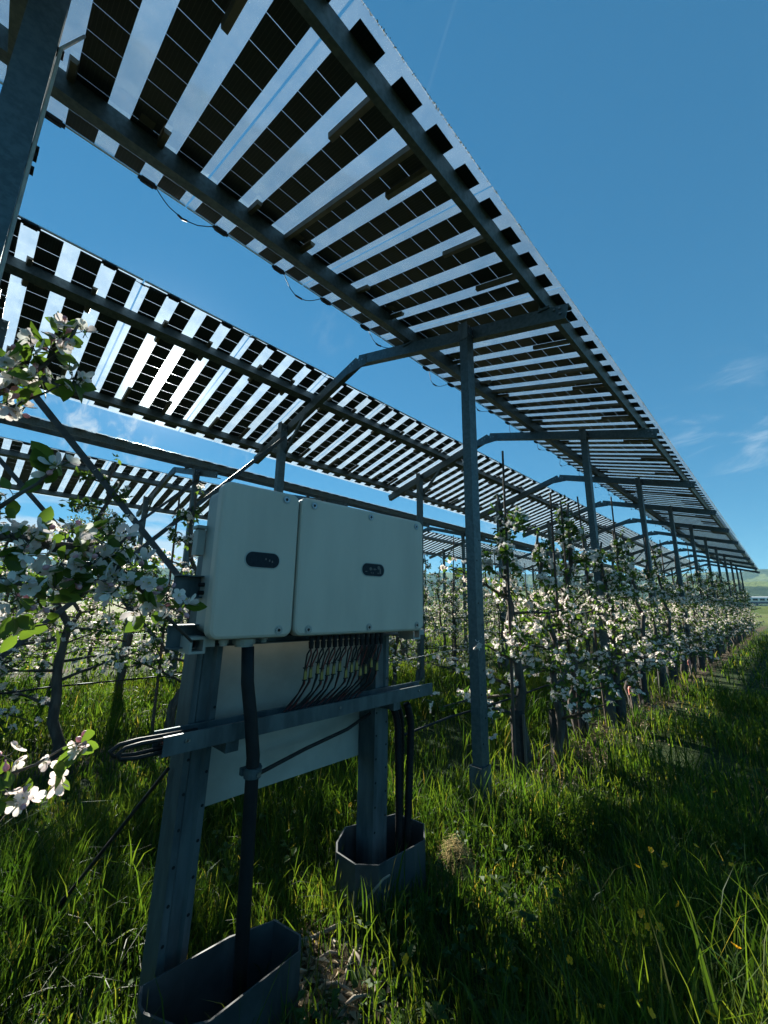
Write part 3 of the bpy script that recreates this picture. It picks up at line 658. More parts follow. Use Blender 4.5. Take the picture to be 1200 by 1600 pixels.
# ------------------------------------------------------------------ apple trees
def petal_flower(mbx, c, nrm, r, rs, open_=0.35, fine=False):
    c = Vector(c); nrm = Vector(nrm).normalized(); a = nrm.orthogonal().normalized(); b = nrm.cross(a); ph = rs.uniform(0, 6.3)
    for k in range(5):
        th = ph+k*2*math.pi/5+rs.uniform(-0.12, 0.12); d = a*math.cos(th)+b*math.sin(th); s = nrm.cross(d); rr = r*rs.uniform(0.85, 1.1); w = rr*rs.uniform(0.36, 0.46); lift = open_*rs.uniform(0.5, 1.5)
        if fine:
            rows = [(0.06, 0.10, 0.0), (0.35, 0.72, 0.22), (0.65, 1.0, 0.5), (0.88, 0.78, 0.85), (1.0, 0.30, 1.05)]
            vs = []
            tw = rs.uniform(-0.25, 0.25)
            for (q, ww, z) in rows:
                m0 = c+d*rr*q+nrm*(z*lift*rr); cup = nrm*(0.16*rr*ww)
                vs += [m0-s*w*ww+cup*(1+tw), m0-cup*0.2, m0+s*w*ww+cup*(1-tw)]
            fs = []
            for i in range(4):
                for j in range(2): fs.append((i*3+j, i*3+j+1, i*3+j+4, i*3+j+3))
            mbx.add(vs, fs)
        else:
            mbx.add([c, c+d*rr*0.6-s*w+nrm*rr*lift*0.5, c+d*rr+nrm*rr*lift, c+d*rr*0.6+s*w+nrm*rr*lift*0.5], [(0, 1, 2, 3)])
def leaf(mbx, c, d, up, l, w, fine=False, fold=0.25, curl=0.2):
    d = Vector(d).normalized(); up = Vector(up); s = d.cross(up); s = s.normalized() if s.length > 1e-4 else d.orthogonal().normalized(); u = s.cross(d); c = Vector(c)
    if fine:
        rows = [(0, 0.06), (0.15, 0.55), (0.38, 1.0), (0.62, 0.92), (0.83, 0.55), (1.0, 0.03)]; vs = []
        for (q, ww) in rows:
            m0 = c+d*l*q-u*(curl*l*q*q); e = u*(fold*w*ww)
            vs += [m0-s*w*ww+e, m0, m0+s*w*ww+e]
        fs = [(i*3+j, i*3+j+1, i*3+j+4, i*3+j+3) for i in range(5) for j in range(2)]
        mbx.add(vs, fs)
    else:
        mbx.add([c, c+d*l*0.5-s*w+u*fold*w, c+d*l-u*curl*l, c+d*l*0.5+s*w+u*fold*w], [(0, 1, 2), (0, 2, 3)])
def tree_variant(seed, hi=True, guard=False):
    r = random.Random(seed); T, F, B = MB(), MB(), MB(); B.cur = 0
    H = r.uniform(2.0, 2.5)
    p = Vector((0, 0, -0.03)); tp = [p.copy()]; n = 14; wx = r.uniform(-0.05, 0.05)
    for i in range(1, n+1):
        z = H*i/n; q = Vector((r.gauss(0, 0.02)+wx*math.sin(z*2.2+seed), r.gauss(0, 0.03)+0.07*math.sin(z*1.9+seed*1.3), z)); tp.append(q)
    rad = [0.038*(1-0.80*i/n)+0.004 for i in range(n+1)]
    T.tube(tp, rad, 7 if hi else 5)
    nl = r.randint(15, 20); sites = []
    for j in range(nl):
        t = 0.20+0.76*j/nl+r.uniform(-0.02, 0.02); b = tp[min(n, int(t*n))].lerp(tp[min(n, int(t*n)+1)], t*n % 1)
        side = 1 if j % 2 else -1; az = side*math.pi/2+r.gauss(0, 0.55); L = (0.80-0.50*t)*r.uniform(0.55, 1.2)*(0.6 if t > 0.75 else 1)
        d = Vector((math.cos(az), math.sin(az), r.uniform(-0.05, 0.45))).normalized(); pts = [b]; q = b.copy()
        for s in range(5):
            d = (d+Vector((r.gauss(0, 0.12), r.gauss(0, 0.12), r.gauss(-0.02, 0.12)))).normalized(); q = q+d*L/5; pts.append(q.copy())
        T.tube(pts, [0.014-0.002*s for s in range(6)] if t < 0.6 else [0.010-0.0014*s for s in range(6)], 5 if hi else 4)
        for s in range(1, 6):
            for _ in range(2): sites.append((pts[s]+rv(r)*0.03, t))
        if r.random() < 0.8:                       # a side shoot
            b2 = pts[2]; d2 = (d+rv(r)*0.9+Vector((0, 0, 0.35))).normalized(); p2 = [b2, b2+d2*L*0.22, b2+d2*L*0.42+rv(r)*0.02]
            T.tube(p2, [0.007, 0.005, 0.003], 4)
            for s in (1, 2): sites.append((p2[s], t)); sites.append((p2[s]+rv(r)*0.03, t))
    for i in range(5, n+1): sites.append((tp[i]+rv(r)*0.05, i/n))
    for (c, t) in sites:
        fl = r.random() < (0.80 if t < 0.82 else 0.5)
        if fl:
            up = (Vector((0, 0, 0.6))+rv(r)*0.9).normalized(); cc = c+up*0.03
            for _ in range(r.randint(4, 7)):
                o = (up+rv(r)*0.9).normalized()
                if r.random() < 0.16:
                    B.cur = 1; k = cc+o*0.03; a = [k+rv(r)*0.007 for _ in range(4)]; B.add(a, [(0, 1, 2), (0, 2, 3), (0, 3, 1), (1, 3, 2)]); B.cur = 0
                else:
                    petal_flower(B, cc+o*0.030, o, r.uniform(0.0155, 0.022), r, 0.5)
        for _ in range(r.randint(3, 5) if hi else r.randint(2, 4)):
            o = (rv(r)+Vector((0, 0, 0.25))).normalized()
            s_ = 1.0 if hi else 1.2
            leaf(F, c+o*0.012, o, rv(r), r.uniform(0.04, 0.068)*s_, r.uniform(0.012, 0.018)*s_, fold=r.uniform(0.1, 0.6), curl=r.uniform(0, 0.3))
    return (T.mesh('trunk', 'bark', True), F.mesh('foliage', 'apple_leaf'), B.mesh('blossom', ['petal', 'bud']))
VAR = [tree_variant(s) for s in range(1, 8)]
VLO = [tree_variant(s, False) for s in range(21, 25)]
m = MB(); m.tube([(0, 0, -0.02), (0.004, 0, 0.2), (0, 0.004, 0.46)], [0.054, 0.050, 0.047], 10, cap=False); me_guard = m.mesh('trunk_guard', 'guard_net')
m = MB(); m.box((0.055, -0.04, 0.21), (0.012, 0.03, 0.46)); me_slat = m.mesh('guard_slat', 'old_wood')
ROWNAME = ['row beside the grass lane', 'second row from the lane', 'third row from the lane', 'fourth row from the lane', 'fifth row from the lane']
m = MB(); m.tube([(0, 0, -0.05), (0.006, 0.004, 1.4), (0.0, 0.012, 2.9)], [0.015, 0.013, 0.010], 6); me_stake = m.mesh('stake', 'stake_wood')
def orchard():
    r = random.Random(5)
    for row in range(4):
        x0 = XROW0-ROWSP*row
        if row == 0: ys = [3.45, 4.08, 4.88]+[5.75+0.84*i for i in range(33)]
        else: ys = [-1.1+0.28*row+0.84*i for i in range(41)]
        for i, y in enumerate(ys):
            near = (row == 0 and i < 14) or (row == 1 and i < 14) or (row == 2 and i < 8)
            v = VAR[(i*3+row*2+(i//7)) % len(VAR)] if near else VLO[(i+row+i//4) % 4]
            n = i+1
            if n <= 20 and row < 4: label, grp = f'blossoming apple tree, {nth(n)} from the near end of the {ROWNAME[row]}', 'blossoming apple trees in rows'
            else: label, grp = f'one of the blossoming apple trees far along the {ROWNAME[row]}' if row < 4 else 'one of the blossoming apple trees in the fifth row behind the others', f'far apple trees of the {ROWNAME[row]}'
            t = thing('apple_tree', label, 'apple tree', (x0+r.uniform(-0.08, 0.08)-(0.10 if row == 0 and i == 0 else 0), y+r.uniform(-0.06, 0.06), 0), (0, 0, r.choice((0, math.pi))+r.uniform(-0.25, 0.25)), grp)
            s = r.uniform(0.88, 1.14)*(1.0 if row == 0 else 1.05)*(1.08 if row == 0 and i < 4 else 1)*(0.80 if row == 1 and i >= 6 else 1); t.scale = (s*1.05, s, s)
            link('trunk', v[0], t); link('foliage', v[1], t); link('blossom', v[2], t)
            if row == 0 and i < 16:
                gd = link('trunk_guard', me_guard, t); link('guard_slat', me_slat, gd)
            if (row < 3 and i % 2 == (row % 2)) or (row == 0 and i < 6):
                o = link('tree_stake', me_stake, None, (x0+r.uniform(-0.06, 0.06), y+r.choice((-1, 1))*r.uniform(0.09, 0.16), 0), (r.gauss(0, 0.012), r.gauss(0, 0.02), r.uniform(0, 6)))
                o.scale = (1, 1, r.uniform(0.86, 1.06))
                if n <= 20: tag(o, f'thin dark wooden stake beside the {nth(n)} apple tree of the {ROWNAME[row]}', 'stake', 'wooden stakes along the apple rows')
                else: tag(o, f'one of the thin wooden stakes far along the {ROWNAME[row]}', 'stake', f'far stakes of the {ROWNAME[row]}')
orchard()
# trellis wires and drip hoses, one of each per row
for row in range(4):
    x = XROW0-ROWSP*row; y0 = 1.95 if row == 0 else -3
    for z, rad_, nm, mt, lb, ct in ((0.62, 0.008, 'drip_hose', 'black_rubber', 'black drip hose strung along the', 'hose'), (1.05, 0.0022, 'trellis_wire', 'wire_steel', 'lower steel trellis wire strung along the', 'wire'), (1.72, 0.0022, 'trellis_wire', 'wire_steel', 'upper steel trellis wire strung along the', 'wire')):
        m = MB(); m.tube([(x-0.075+0.012*math.sin(i*1.3), y0+(34-y0)*i/60, z+0.03*abs(math.sin(i*1.9))+(0.0 if rad_ > 0.005 else 0)) for i in range(61)], rad_, 5)
        tag(m.build(nm, mt, None, True), f'{lb} {ROWNAME[row]}', ct, f'{nm.replace("_", " ")}s of the orchard rows')

# ------------------------------------------------------------------ apple branches reaching in from the left, close to the camera
def near_tree():
    r = random.Random(41)
    t = thing('apple_tree', 'apple tree close to camera whose blossoming branches reach in from the left edge', 'apple tree', (-1.56, -0.70, 0))
    base = Vector((-1.56, -0.70, 0)); L = lambda p: Vector(p)-base
    m = MB(); m.tube([(0, 0, -0.03), (0.02, 0.01, 0.5), (-0.02, 0.02, 1.0), (0.02, 0.0, 1.5), (0.0, 0.02, 2.0), (0.03, 0.03, 2.35)], [0.05, 0.045, 0.04, 0.034, 0.026, 0.012], 10); m.build('trunk', 'bark', t, True)
    # each branch: joint on the trunk (z), then points (photo x, y, depth), radius, sites
    BR = [
        (1.25, [(-60, 835, 0.92), (0, 836, 0.95), (70, 850, 0.98), (130, 856, 1.0), (180, 885, 1.05), (225, 925, 1.08), (262, 965, 1.12), (300, 1003, 1.16)], 0.012),
        (1.25, [(-60, 835, 0.92), (0, 836, 0.95), (60, 846, 0.97), (130, 885, 0.99), (170, 868, 1.02), (205, 832, 1.05)], 0.009),
        (1.75, [(-50, 640, 0.95), (0, 612, 1.0), (35, 592, 1.02), (70, 570, 1.04), (100, 545, 1.06), (122, 508, 1.08)], 0.009),
        (1.70, [(-50, 665, 0.95), (0, 645, 1.0), (40, 626, 1.02), (75, 612, 1.04), (103, 597, 1.06)], 0.005),
        (1.45, [(-50, 815, 0.9), (0, 792, 0.92), (30, 772, 0.93), (58, 756, 0.95), (80, 736, 0.96), (92, 722, 0.97)], 0.006),
        (0.95, [(-60, 1000, 0.9), (0, 988, 0.95), (45, 980, 0.97), (85, 973, 0.99)], 0.005),
        (0.75, [(-60, 1200, 0.88), (0, 1215, 0.92), (55, 1195, 0.96), (100, 1168, 0.99), (138, 1155, 1.0)], 0.005),
        (0.75, [(-60, 1230, 0.86), (-5, 1290, 0.88), (18, 1262, 0.90), (34, 1246, 0.91)], 0.004),
        (1.10, [(-60, 905, 0.86), (0, 905, 0.88), (40, 915, 0.90), (80, 935, 0.92)], 0.006)]
    for (z0, pts, rad) in BR:
        P = [Vector((0.0, 0.01, z0))]+[L(at(*p)) for p in pts]; n = len(P)
        m = MB(); m.tube(P, [rad*(1.25-0.95*i/(n-1)) for i in range(n)], 8); m.build('branch', 'bark', t, True)
    flower_meshes = []
    for i in range(6):
        m = MB(); rr = random.Random(300+i); petal_flower(m, (0, 0, 0), (0, 0, 1), 0.0208, rr, rr.uniform(0.15, 0.9), True)
        m.cur = 1
        for k in range(12):
            a = rr.uniform(0, 6.28); d = Vector((math.cos(a)*0.5, math.sin(a)*0.5, 1)).normalized(); m.tube([(0, 0, 0.0), d*0.007], 0.0004, 3, False); c = d*0.0075; m.box(c, (0.0014, 0.0014, 0.0014))
        m.cur = 2; m.tube([(0, 0, -0.001), (0.001, 0, -0.006), (0.003, 0.001, -0.022)], [0.0026, 0.0012, 0.0009], 5)
        flower_meshes.append(m.mesh('blossom', ['petal', 'stamen', 'weed_leaf'], True))
    m = MB(); m.tube([(0, 0, -0.012), (0, 0, -0.004), (0, 0, 0.001), (0, 0, 0.007), (0, 0, 0.012)], [0.001, 0.0022, 0.006, 0.0058, 0.001], 8); me_bud = m.mesh('bud', 'bud', True)
    leaf_meshes = []
    for i in range(5):
        m = MB(); rr = random.Random(400+i); leaf(m, (0, 0, 0), (0, 0, 1), (1, 0, 0), 0.062, 0.0185, True, rr.uniform(0.1, 0.5), rr.uniform(-0.1, 0.5)); m.tube([(0, 0, -0.014), (0, 0, 0.001)], 0.0009, 4); leaf_meshes.append(m.mesh('leaf', 'apple_leaf', True))
    def put(name, me, p, d, s):
        o = link(name, me, t, p); o.rotation_mode = 'QUATERNION'; q = Vector(d).to_track_quat('Z', 'Y')
        from mathutils import Quaternion
        o.rotation_quaternion = q @ Quaternion((0, 0, 1), r.uniform(0, 6.28)); o.scale = (s, s, s)
    sun_side = Vector((0.55, -0.2, 0.45))
    # (x, y, depth, flowers, leaves, spread)
    CL = [(18, 838, 0.93, 3, 4, 1.0), (40, 850, 0.90, 5, 4, 1.1), (75, 852, 0.96, 3, 5, 1.0), (112, 866, 0.98, 4, 3, 1.0), (140, 884, 0.97, 5, 4, 1.0), (165, 850, 1.02, 4, 4, 0.9), (195, 856, 1.04, 3, 5, 0.9),
          (188, 915, 1.02, 5, 3, 0.9), (170, 935, 1.03, 4, 2, 0.8), (222, 893, 1.08, 4, 3, 0.8), (232, 912, 1.06, 3, 4, 0.8), (262, 930, 1.10, 5, 3, 0.9), (282, 950, 1.12, 3, 2, 0.7), (215, 950, 1.07, 3, 2, 0.7), (235, 958, 1.09, 2, 2, 0.6),
          (45, 905, 0.90, 5, 3, 1.0), (25, 930, 0.88, 4, 5, 1.0), (85, 918, 0.95, 2, 5, 0.9), (60, 940, 0.93, 3, 3, 0.9), (12, 870, 0.90, 2, 4, 1.0), (110, 905, 0.97, 1, 6, 0.9), (130, 830, 1.0, 1, 5, 0.9), (95, 880, 0.96, 2, 6, 1.0), (155, 905, 1.0, 2, 5, 0.9), (205, 880, 1.05, 2, 5, 0.8), (20, 955, 0.92, 2, 5, 1.0), (60, 825, 0.97, 2, 4, 0.9), (245, 945, 1.1, 2, 4, 0.7),
          (12, 560, 1.0, 1, 6, 1.0), (38, 568, 1.02, 2, 7, 1.0), (55, 548, 1.03, 2, 7, 1.0), (78, 548, 1.04, 2, 7, 0.9), (95, 530, 1.05, 2, 6, 0.9), (102, 514, 1.07, 2, 5, 0.8), (128, 518, 1.09, 2, 2, 0.5), (8, 590, 1.0, 3, 5, 0.9), (62, 592, 1.03, 3, 4, 0.9), (30, 600, 1.02, 3, 2, 0.8),
          (5, 612, 1.0, 3, 1, 0.6), (10, 628, 1.0, 3, 1, 0.6), (25, 642, 1.02, 4, 1, 0.6), (112, 590, 1.07, 3, 4, 0.7), (122, 600, 1.07, 3, 3, 0.6),
          (90, 728, 0.97, 3, 6, 0.8), (75, 745, 0.96, 0, 4, 0.8), (20, 772, 0.93, 0, 3, 0.6), (2, 790, 0.92, 0, 3, 0.6),
          (60, 965, 0.98, 0, 5, 0.7), (85, 975, 0.99, 0, 3, 0.6), (30, 982, 0.96, 0, 3, 0.6),
          (90, 1185, 0.99, 2, 3, 0.6), (98, 1208, 1.0, 2, 2, 0.5), (118, 1160, 1.0, 1, 4, 0.6), (135, 1162, 1.0, 1, 4, 0.5), (8, 1182, 0.94, 2, 1, 0.6), (38, 1250, 0.91, 4, 2, 0.7), (15, 1240, 0.90, 0, 4, 0.7)]
    for (x, y, d, nf, nl, sp) in CL:
        c = L(at(x, y, d))
        m = MB()
        for _ in range(nf):
            o = (sun_side*0.45+rv(r)).normalized(); p = c+o*0.030*sp+rv(r)*0.012*sp
            put('blossom', r.choice(flower_meshes), p, (o+rv(r)*0.35), r.uniform(0.85, 1.15)); m.tube([c, c.lerp(p, 0.5)+Vector((0, 0, -0.004)), p-o*0.004], 0.0009, 4)
        for _ in range(r.randint(0, 2) if nf else 0):
            o = (sun_side*0.3+rv(r)).normalized(); put('bud', me_bud, c+o*0.034*sp, o, r.uniform(0.8, 1.2)); m.tube([c, c+o*0.03*sp], 0.0008, 4)
        for _ in range(nl):
            o = (rv(r)+Vector((0.1, 0, -0.05))).normalized(); put('leaf', r.choice(leaf_meshes), c+o*0.012, o, r.uniform(0.5, 1.0)); m.tube([c, c+o*0.014], 0.0010, 4)
        m.build('spur', 'bark', t)
near_tree()

# ------------------------------------------------------------------ trees beyond the orchard
def big_tree(loc, H, W, seed, label, nleaf=5200, sz=0.15):
    r = random.Random(seed); T, F = MB(), MB()
    tips = []
    def grow(p, d, L, rad, lev):
        pts = [p]; q = p.copy()
        for s in range(4):
            d = (d+rv(r)*0.16+Vector((0, 0, 0.04))).normalized(); q = q+d*L/4; pts.append(q.copy())
        T.tube(pts, [rad*(1-0.14*i) for i in range(5)], 6 if lev < 2 else 4)
        if lev >= 2: tips.extend(pts[1:])
        if lev < 4:
            for _ in range(r.randint(3, 4)):
                a = (d*0.75+rv(r)*0.75+Vector((0, 0, 0.15))).normalized(); grow(pts[r.randint(2, 4)], a, L*r.uniform(0.6, 0.8), rad*0.55, lev+1)
    grow(Vector((0, 0, -0.1)), Vector((0, 0, 1)), H*0.32, H*0.022, 0)
    for i in range(nleaf):
        c = r.choice(tips)+rv(r)*H*0.045*r.random()
        leaf(F, c, rv(r), rv(r), sz*r.uniform(0.6, 1.2), sz*0.3, fold=0.3)
    t = thing('orchard_edge_tree', label, 'tree', loc, group='trees beyond the orchard'); t.scale = (W, W, 1)
    T.build('trunk', 'bark', t, True); F.build('crown', 'far_leaf', t)
big_tree((-32, 6.1, 0), 8.6, 1.0, 4, 'large leafy tree beyond the orchard rows, under the far solar panels', 5600, 0.2)
for i, (x, y, h, lb) in enumerate([(-60, 30, 9, 'round tree standing on the far meadow left of the inverter'), (-75, 62, 11, 'tall tree on the far meadow behind the inverter'), (-48, 75, 10, 'bushy tree far behind the middle of the orchard'), (-16, 120, 11, 'tree at the far end of the orchard rows'), (-9.5, 150, 8, 'small dark tree near the railway bank')]):
    big_tree((x, y, 0), h, 1.15, 30+i, lb, 2200, 0.38)

# ------------------------------------------------------------------ train on the bank
tr0 = -13.2
for i in range(3):
    t = thing('train_carriage', ['white train carriage with dark windows, left one on the far bank', 'white train carriage with dark windows, middle one on the far bank', 'white train carriage with dark windows, right one on the far bank'][i], 'train', (tr0+i*19.4, 236.5, 3.36), group='carriages of the far train')
    m = MB(); m.beam((0, 0, 2.35), (18.8, 0, 2.35), 0, 0, prof=[(-1.4, -1.2), (1.4, -1.2), (1.45, 0.2), (1.3, 0.95), (0.8, 1.25), (-0.8, 1.25), (-1.3, 0.95), (-1.45, 0.2)]); m.build('carriage_body', 'train_white', t)
    m = MB(); m.box((9.4, -1.43, 1.25), (18.8, 0.06, 0.5)); m.box((9.4, 0, 0.95), (18.0, 2.4, 0.5)); m.build('skirt', 'train_blue', t)
    for k in range(8):
        m = MB(); m.box((1.8+k*2.2, -1.455, 2.35), (1.55, 0.05, 0.85)); m.build('window', 'train_glass', t)
    for bx_ in (3.0, 15.8):
        m = MB()
        for dx in (-1.2, 1.2): m.disc((bx_+dx, -0.85, 0.44), (0, 1, 0), 0.45, 1.7, 14)
        m.build('wheelset', 'train_blue', t)

# ------------------------------------------------------------------ small things on the ground
m = MB()
for (a, b, c, d) in (((-1.62, 1.28, 0.03), (-1.56, 1.40, 0.06), (-1.50, 1.48, 0.14), (-1.44, 1.51, 0.22)),): m.tube([a, b, c, d, (-1.42, 1.53, 0.235)], [0.009, 0.008, 0.007, 0.005, 0.004], 8)
m.tube([(-1.62, 1.28, 0.03), (-1.66, 1.24, 0.02), (-1.64, 1.19, 0.03)], [0.010, 0.006, 0.004], 6)
tag(m.build('bent_stick', 'bone_wood', None, True), 'pale bent stick leaning against the right sheet guard', 'stick')
for i, (x, y, a, l) in enumerate(((-1.42, 1.17, 0.4, 0.12), (-1.36, 1.22, 2.1, 0.15), (-1.30, 1.15, 1.2, 0.11), (-1.52, 1.22, 0.9, 0.10), (-1.33, 1.30, 2.8, 0.13))):
    m = MB(); d = Vector((math.cos(a), math.sin(a), 0.15)); m.tube([Vector((x, y, 0.03)), Vector((x, y, 0.035))+d*l*0.5+Vector((0, 0, 0.012)), Vector((x, y, 0.03))+d*l], [0.008, 0.007, 0.003], 6)
    tag(m.build('twig', 'bone_wood', None, True), f'short pale twig on the litter between the sheet guards, {nth(i+1)} from the left', 'twig', 'twigs between the guards')
# pegs with caps in the first tree row
for (x, y, h, mt, lb) in ((-1.60, 6.30, 0.36, 'pink_cap', 'wooden peg with a red cap under the apple row beside the lane'), (-1.55, 10.4, 0.36, 'concrete_peg', 'pale capped peg farther along the apple row beside the lane')):
    t = thing('marker_peg', lb, 'peg', (x, y, 0), (0.03, -0.05, 0.3), 'marker pegs in the apple row')
    m = MB(); m.tube([(0, 0, -0.03), (0, 0, h)], 0.016, 6); m.build('shaft', 'old_wood', t)
    m = MB(); m.tube([(0, 0, h-0.06), (0, 0, h+0.015), (0, 0, h+0.04)], [0.028, 0.028, 0.016], 8); m.build('cap', 'pink_cap', t)

# ---- grass: blades by the hundred thousand
def grass():
    g = np.random.default_rng(12)
    def field(x, y, s, seed):
        q = np.random.default_rng(seed); v = 0
        for _ in range(7):
            a, k, p = q.uniform(0, 6.28), q.uniform(0.6, 1.8)*s, q.uniform(0, 6.28); v = v+np.sin((x*np.cos(a)+y*np.sin(a))*k+p)
        return v/7*1.6
    def rowdist(x): d = np.mod(-x+XROW0, ROWSP); return np.minimum(d, ROWSP-d)
    parts = []
    for (n, r0, r1, a0, a1, hs, ws) in ((120000, 0.9, 3.6, -14, 100, 1.0, 1.0), (95000, 3.0, 9.0, -10, 95, 1.0, 1.7), (70000, 8.0, 36.0, -6, 92, 1.05, 4.2)):
        r = r0+(r1-r0)*g.random(n)**0.85; a = np.radians(a0+(a1-a0)*g.random(n))
        if r0 > 7: a = np.radians(-6+98*g.random(n)**1.35)
        x = -np.sin(a)*r; y = np.cos(a)*r
        # gather into tufts
        tx = np.round(x/0.09)*0.09; ty = np.round(y/0.09)*0.09; k = g.random(n)*0.75
        x = x+(tx-x)*k*0.5+g.normal(0, 0.012, n); y = y+(ty-y)*k*0.5+g.normal(0, 0.012, n)
        dens = 0.58+0.75*field(x, y, 3.2, 3)
        rd = rowdist(x); strip = (rd < 0.36+0.16*field(x, y, 4.0, 8)) & (y > np.where(x > -3, 2.55, -5))
        dens = np.where(strip, np.where(x > -3, 0.24, 0.5), dens)
        dens = np.where(((x+1.45)**2+(y-2.08)**2) < 0.016, 0.10, dens)
        bare = ((x+1.42)**2/0.07+(y-1.20)**2/0.035) < 1
        dens = np.where(bare, 0.05, dens)
        keep = (g.random(n) < np.clip(dens, 0.05, 1))
        x, y, r_ = x[keep], y[keep], r[keep]; nn = len(x)
        h = (0.19+0.11*field(x, y, 1.6, 5)+0.10*field(x, y, 4.4, 6))*g.uniform(0.55, 1.35, nn)*hs
        h = np.where((x > -1.2), h*0.92, h*1.08); h = np.clip(h, 0.05, 0.42)
        tall = g.random(nn) < 0.06; h = np.where(tall, h*1.6, h)
        w = np.where(g.random(nn) < 0.12, g.uniform(0.003, 0.005, nn), g.uniform(0.0013, 0.0030, nn))*ws
        tint = np.clip(0.36+0.16*field(x, y, 2.1, 9)+g.normal(0, 0.17, nn), 0, 0.78); tint = np.where(g.random(nn) < 0.018, 0.92, tint)
        th_ = g.random(nn) < 0.07; h = np.where(th_, g.uniform(0.05, 0.11, nn), h); tint = np.where(th_, g.uniform(0.80, 1.0, nn), tint)
        parts.append((x, y, h, w, tint))
    x, y, h, w, tint = [np.concatenate(c) for c in zip(*parts)]
    ok = np.array([not in_guard(a, b) if (-1.9 < a < -1.2 and 0.4 < b < 2.0) else True for a, b in zip(x, y)])
    x, y, h, w, tint = x[ok], y[ok], h[ok], w[ok], tint[ok]; n = len(x)
    th = g.uniform(0, 2*np.pi, n); bend = np.clip(g.gamma(2.0, 0.21, n), 0, 1.15); bd = g.uniform(0, 2*np.pi, n)
    bx, by = np.cos(bd)*h*bend, np.sin(bd)*h*bend; sx, sy = np.cos(th)*w, np.sin(th)*w
    V = np.zeros((n, 7, 3), np.float32)
    def put(i, fx, fz, ww, sgn): V[:, i, 0] = x+bx*fx+sx*ww*sgn; V[:, i, 1] = y+by*fx+sy*ww*sgn; V[:, i, 2] = fz
    drop = 1-0.42*bend**1.5
    put(0, 0, -0.01, 0.8, -1); put(1, 0, -0.01, 0.8, 1); put(2, 0.22, h*0.45, 1, -1); put(3, 0.22, h*0.45, 1, 1); put(4, 0.62, h*0.80*(0.5+0.5*drop), 0.7, -1); put(5, 0.62, h*0.80*(0.5+0.5*drop), 0.7, 1); put(6, 1.05, h*drop, 0, 1)
    me = bpy.data.meshes.new('grass'); me.vertices.add(n*7); me.vertices.foreach_set('co', V.ravel())
    base = (np.arange(n)*7)[:, None]
    loops = (base+np.array([0, 1, 3, 2, 2, 3, 5, 4, 4, 5, 6])).ravel().astype(np.int32)
    starts = ((np.arange(n)*11)[:, None]+np.array([0, 4, 8])).ravel().astype(np.int32)
    me.loops.add(len(loops)); me.loops.foreach_set('vertex_index', loops)
    me.polygons.add(len(starts)); me.polygons.foreach_set('loop_start', starts)
    me.polygons.foreach_set('use_smooth', np.ones(len(starts), bool))
    me.update(calc_edges=True); me.validate()
    at_ = me.attributes.new('tint', 'FLOAT', 'POINT'); at_.data.foreach_set('value', np.repeat(tint, 7).astype(np.float32))
    me.materials.append(MATS['grass_blade'])
    o = link('grass', me); stuff(o); o['label'] = 'long green grass covering the lane and the alleys'; o['category'] = 'grass'
grass()
def litter():
    r = random.Random(9); m = MB()
    for i in range(5200):
        if i < 3600: x = XROW0+r.gauss(0, 0.24); y = 2.5+abs(r.gauss(0, 4.5))
        elif i < 4300: x = -1.42+r.gauss(0, 0.13); y = 1.20+r.gauss(0, 0.10)
        else: x = XROW0-ROWSP+r.gauss(0, 0.25); y = r.uniform(0, 10)
        if in_guard(x, y): continue
        d = Vector((r.gauss(0, 1), r.gauss(0, 1), r.gauss(0.15, 0.25))); leaf(m, (x, y, 0.008+r.random()*0.03), d, Vector((0, 0, 1))+rv(r)*0.5, r.uniform(0.02, 0.075), r.uniform(0.003, 0.014), fold=0.5)
    o = stuff(m.build('leaf_litter', 'litter_leaf')); o['label'] = 'dry leaves and bark litter under the apple rows'; o['category'] = 'litter'
litter()
def straw_clump():
    r = random.Random(3); m = MB(); c = Vector((-1.50, 2.14, 0.0))
    for i in range(520):                       # matted strands lying over a low mound
        a, q = r.uniform(0, 6.28), r.random()**0.6; ox, oy = math.cos(a)*q*0.10, math.sin(a)*q*0.085
        z = 0.13*(1-q*q)*r.uniform(0.5, 1.1)+0.015; b = c+Vector((ox, oy, z)); d = Vector((r.gauss(0, 1), r.gauss(0, 1), r.gauss(0, 0.25))).normalized(); l = r.uniform(0.05, 0.13)
        up = Vector((0, 0, 1)); sd = d.cross(up).normalized(); w = sd*0.0015; bow = sd*r.gauss(0, 0.3)*l
        pts = [b-d*l*0.5-up*l*r.uniform(0.1, 0.35), b+bow*0.4, b+d*l*0.5-up*l*r.uniform(0.1, 0.4)+bow]
        for p in pts: p.z = max(p.z, 0.01)
        m.add([pts[0]-w*0.5, pts[0]+w*0.5, pts[1]+w, pts[1]-w, pts[2]], [(0, 1, 2, 3), (3, 2, 4)])
    tag(m.build('straw_clump', 'dry_straw'), 'clump of dry yellow straw in the grass beside the right sheet guard', 'straw')
straw_clump()
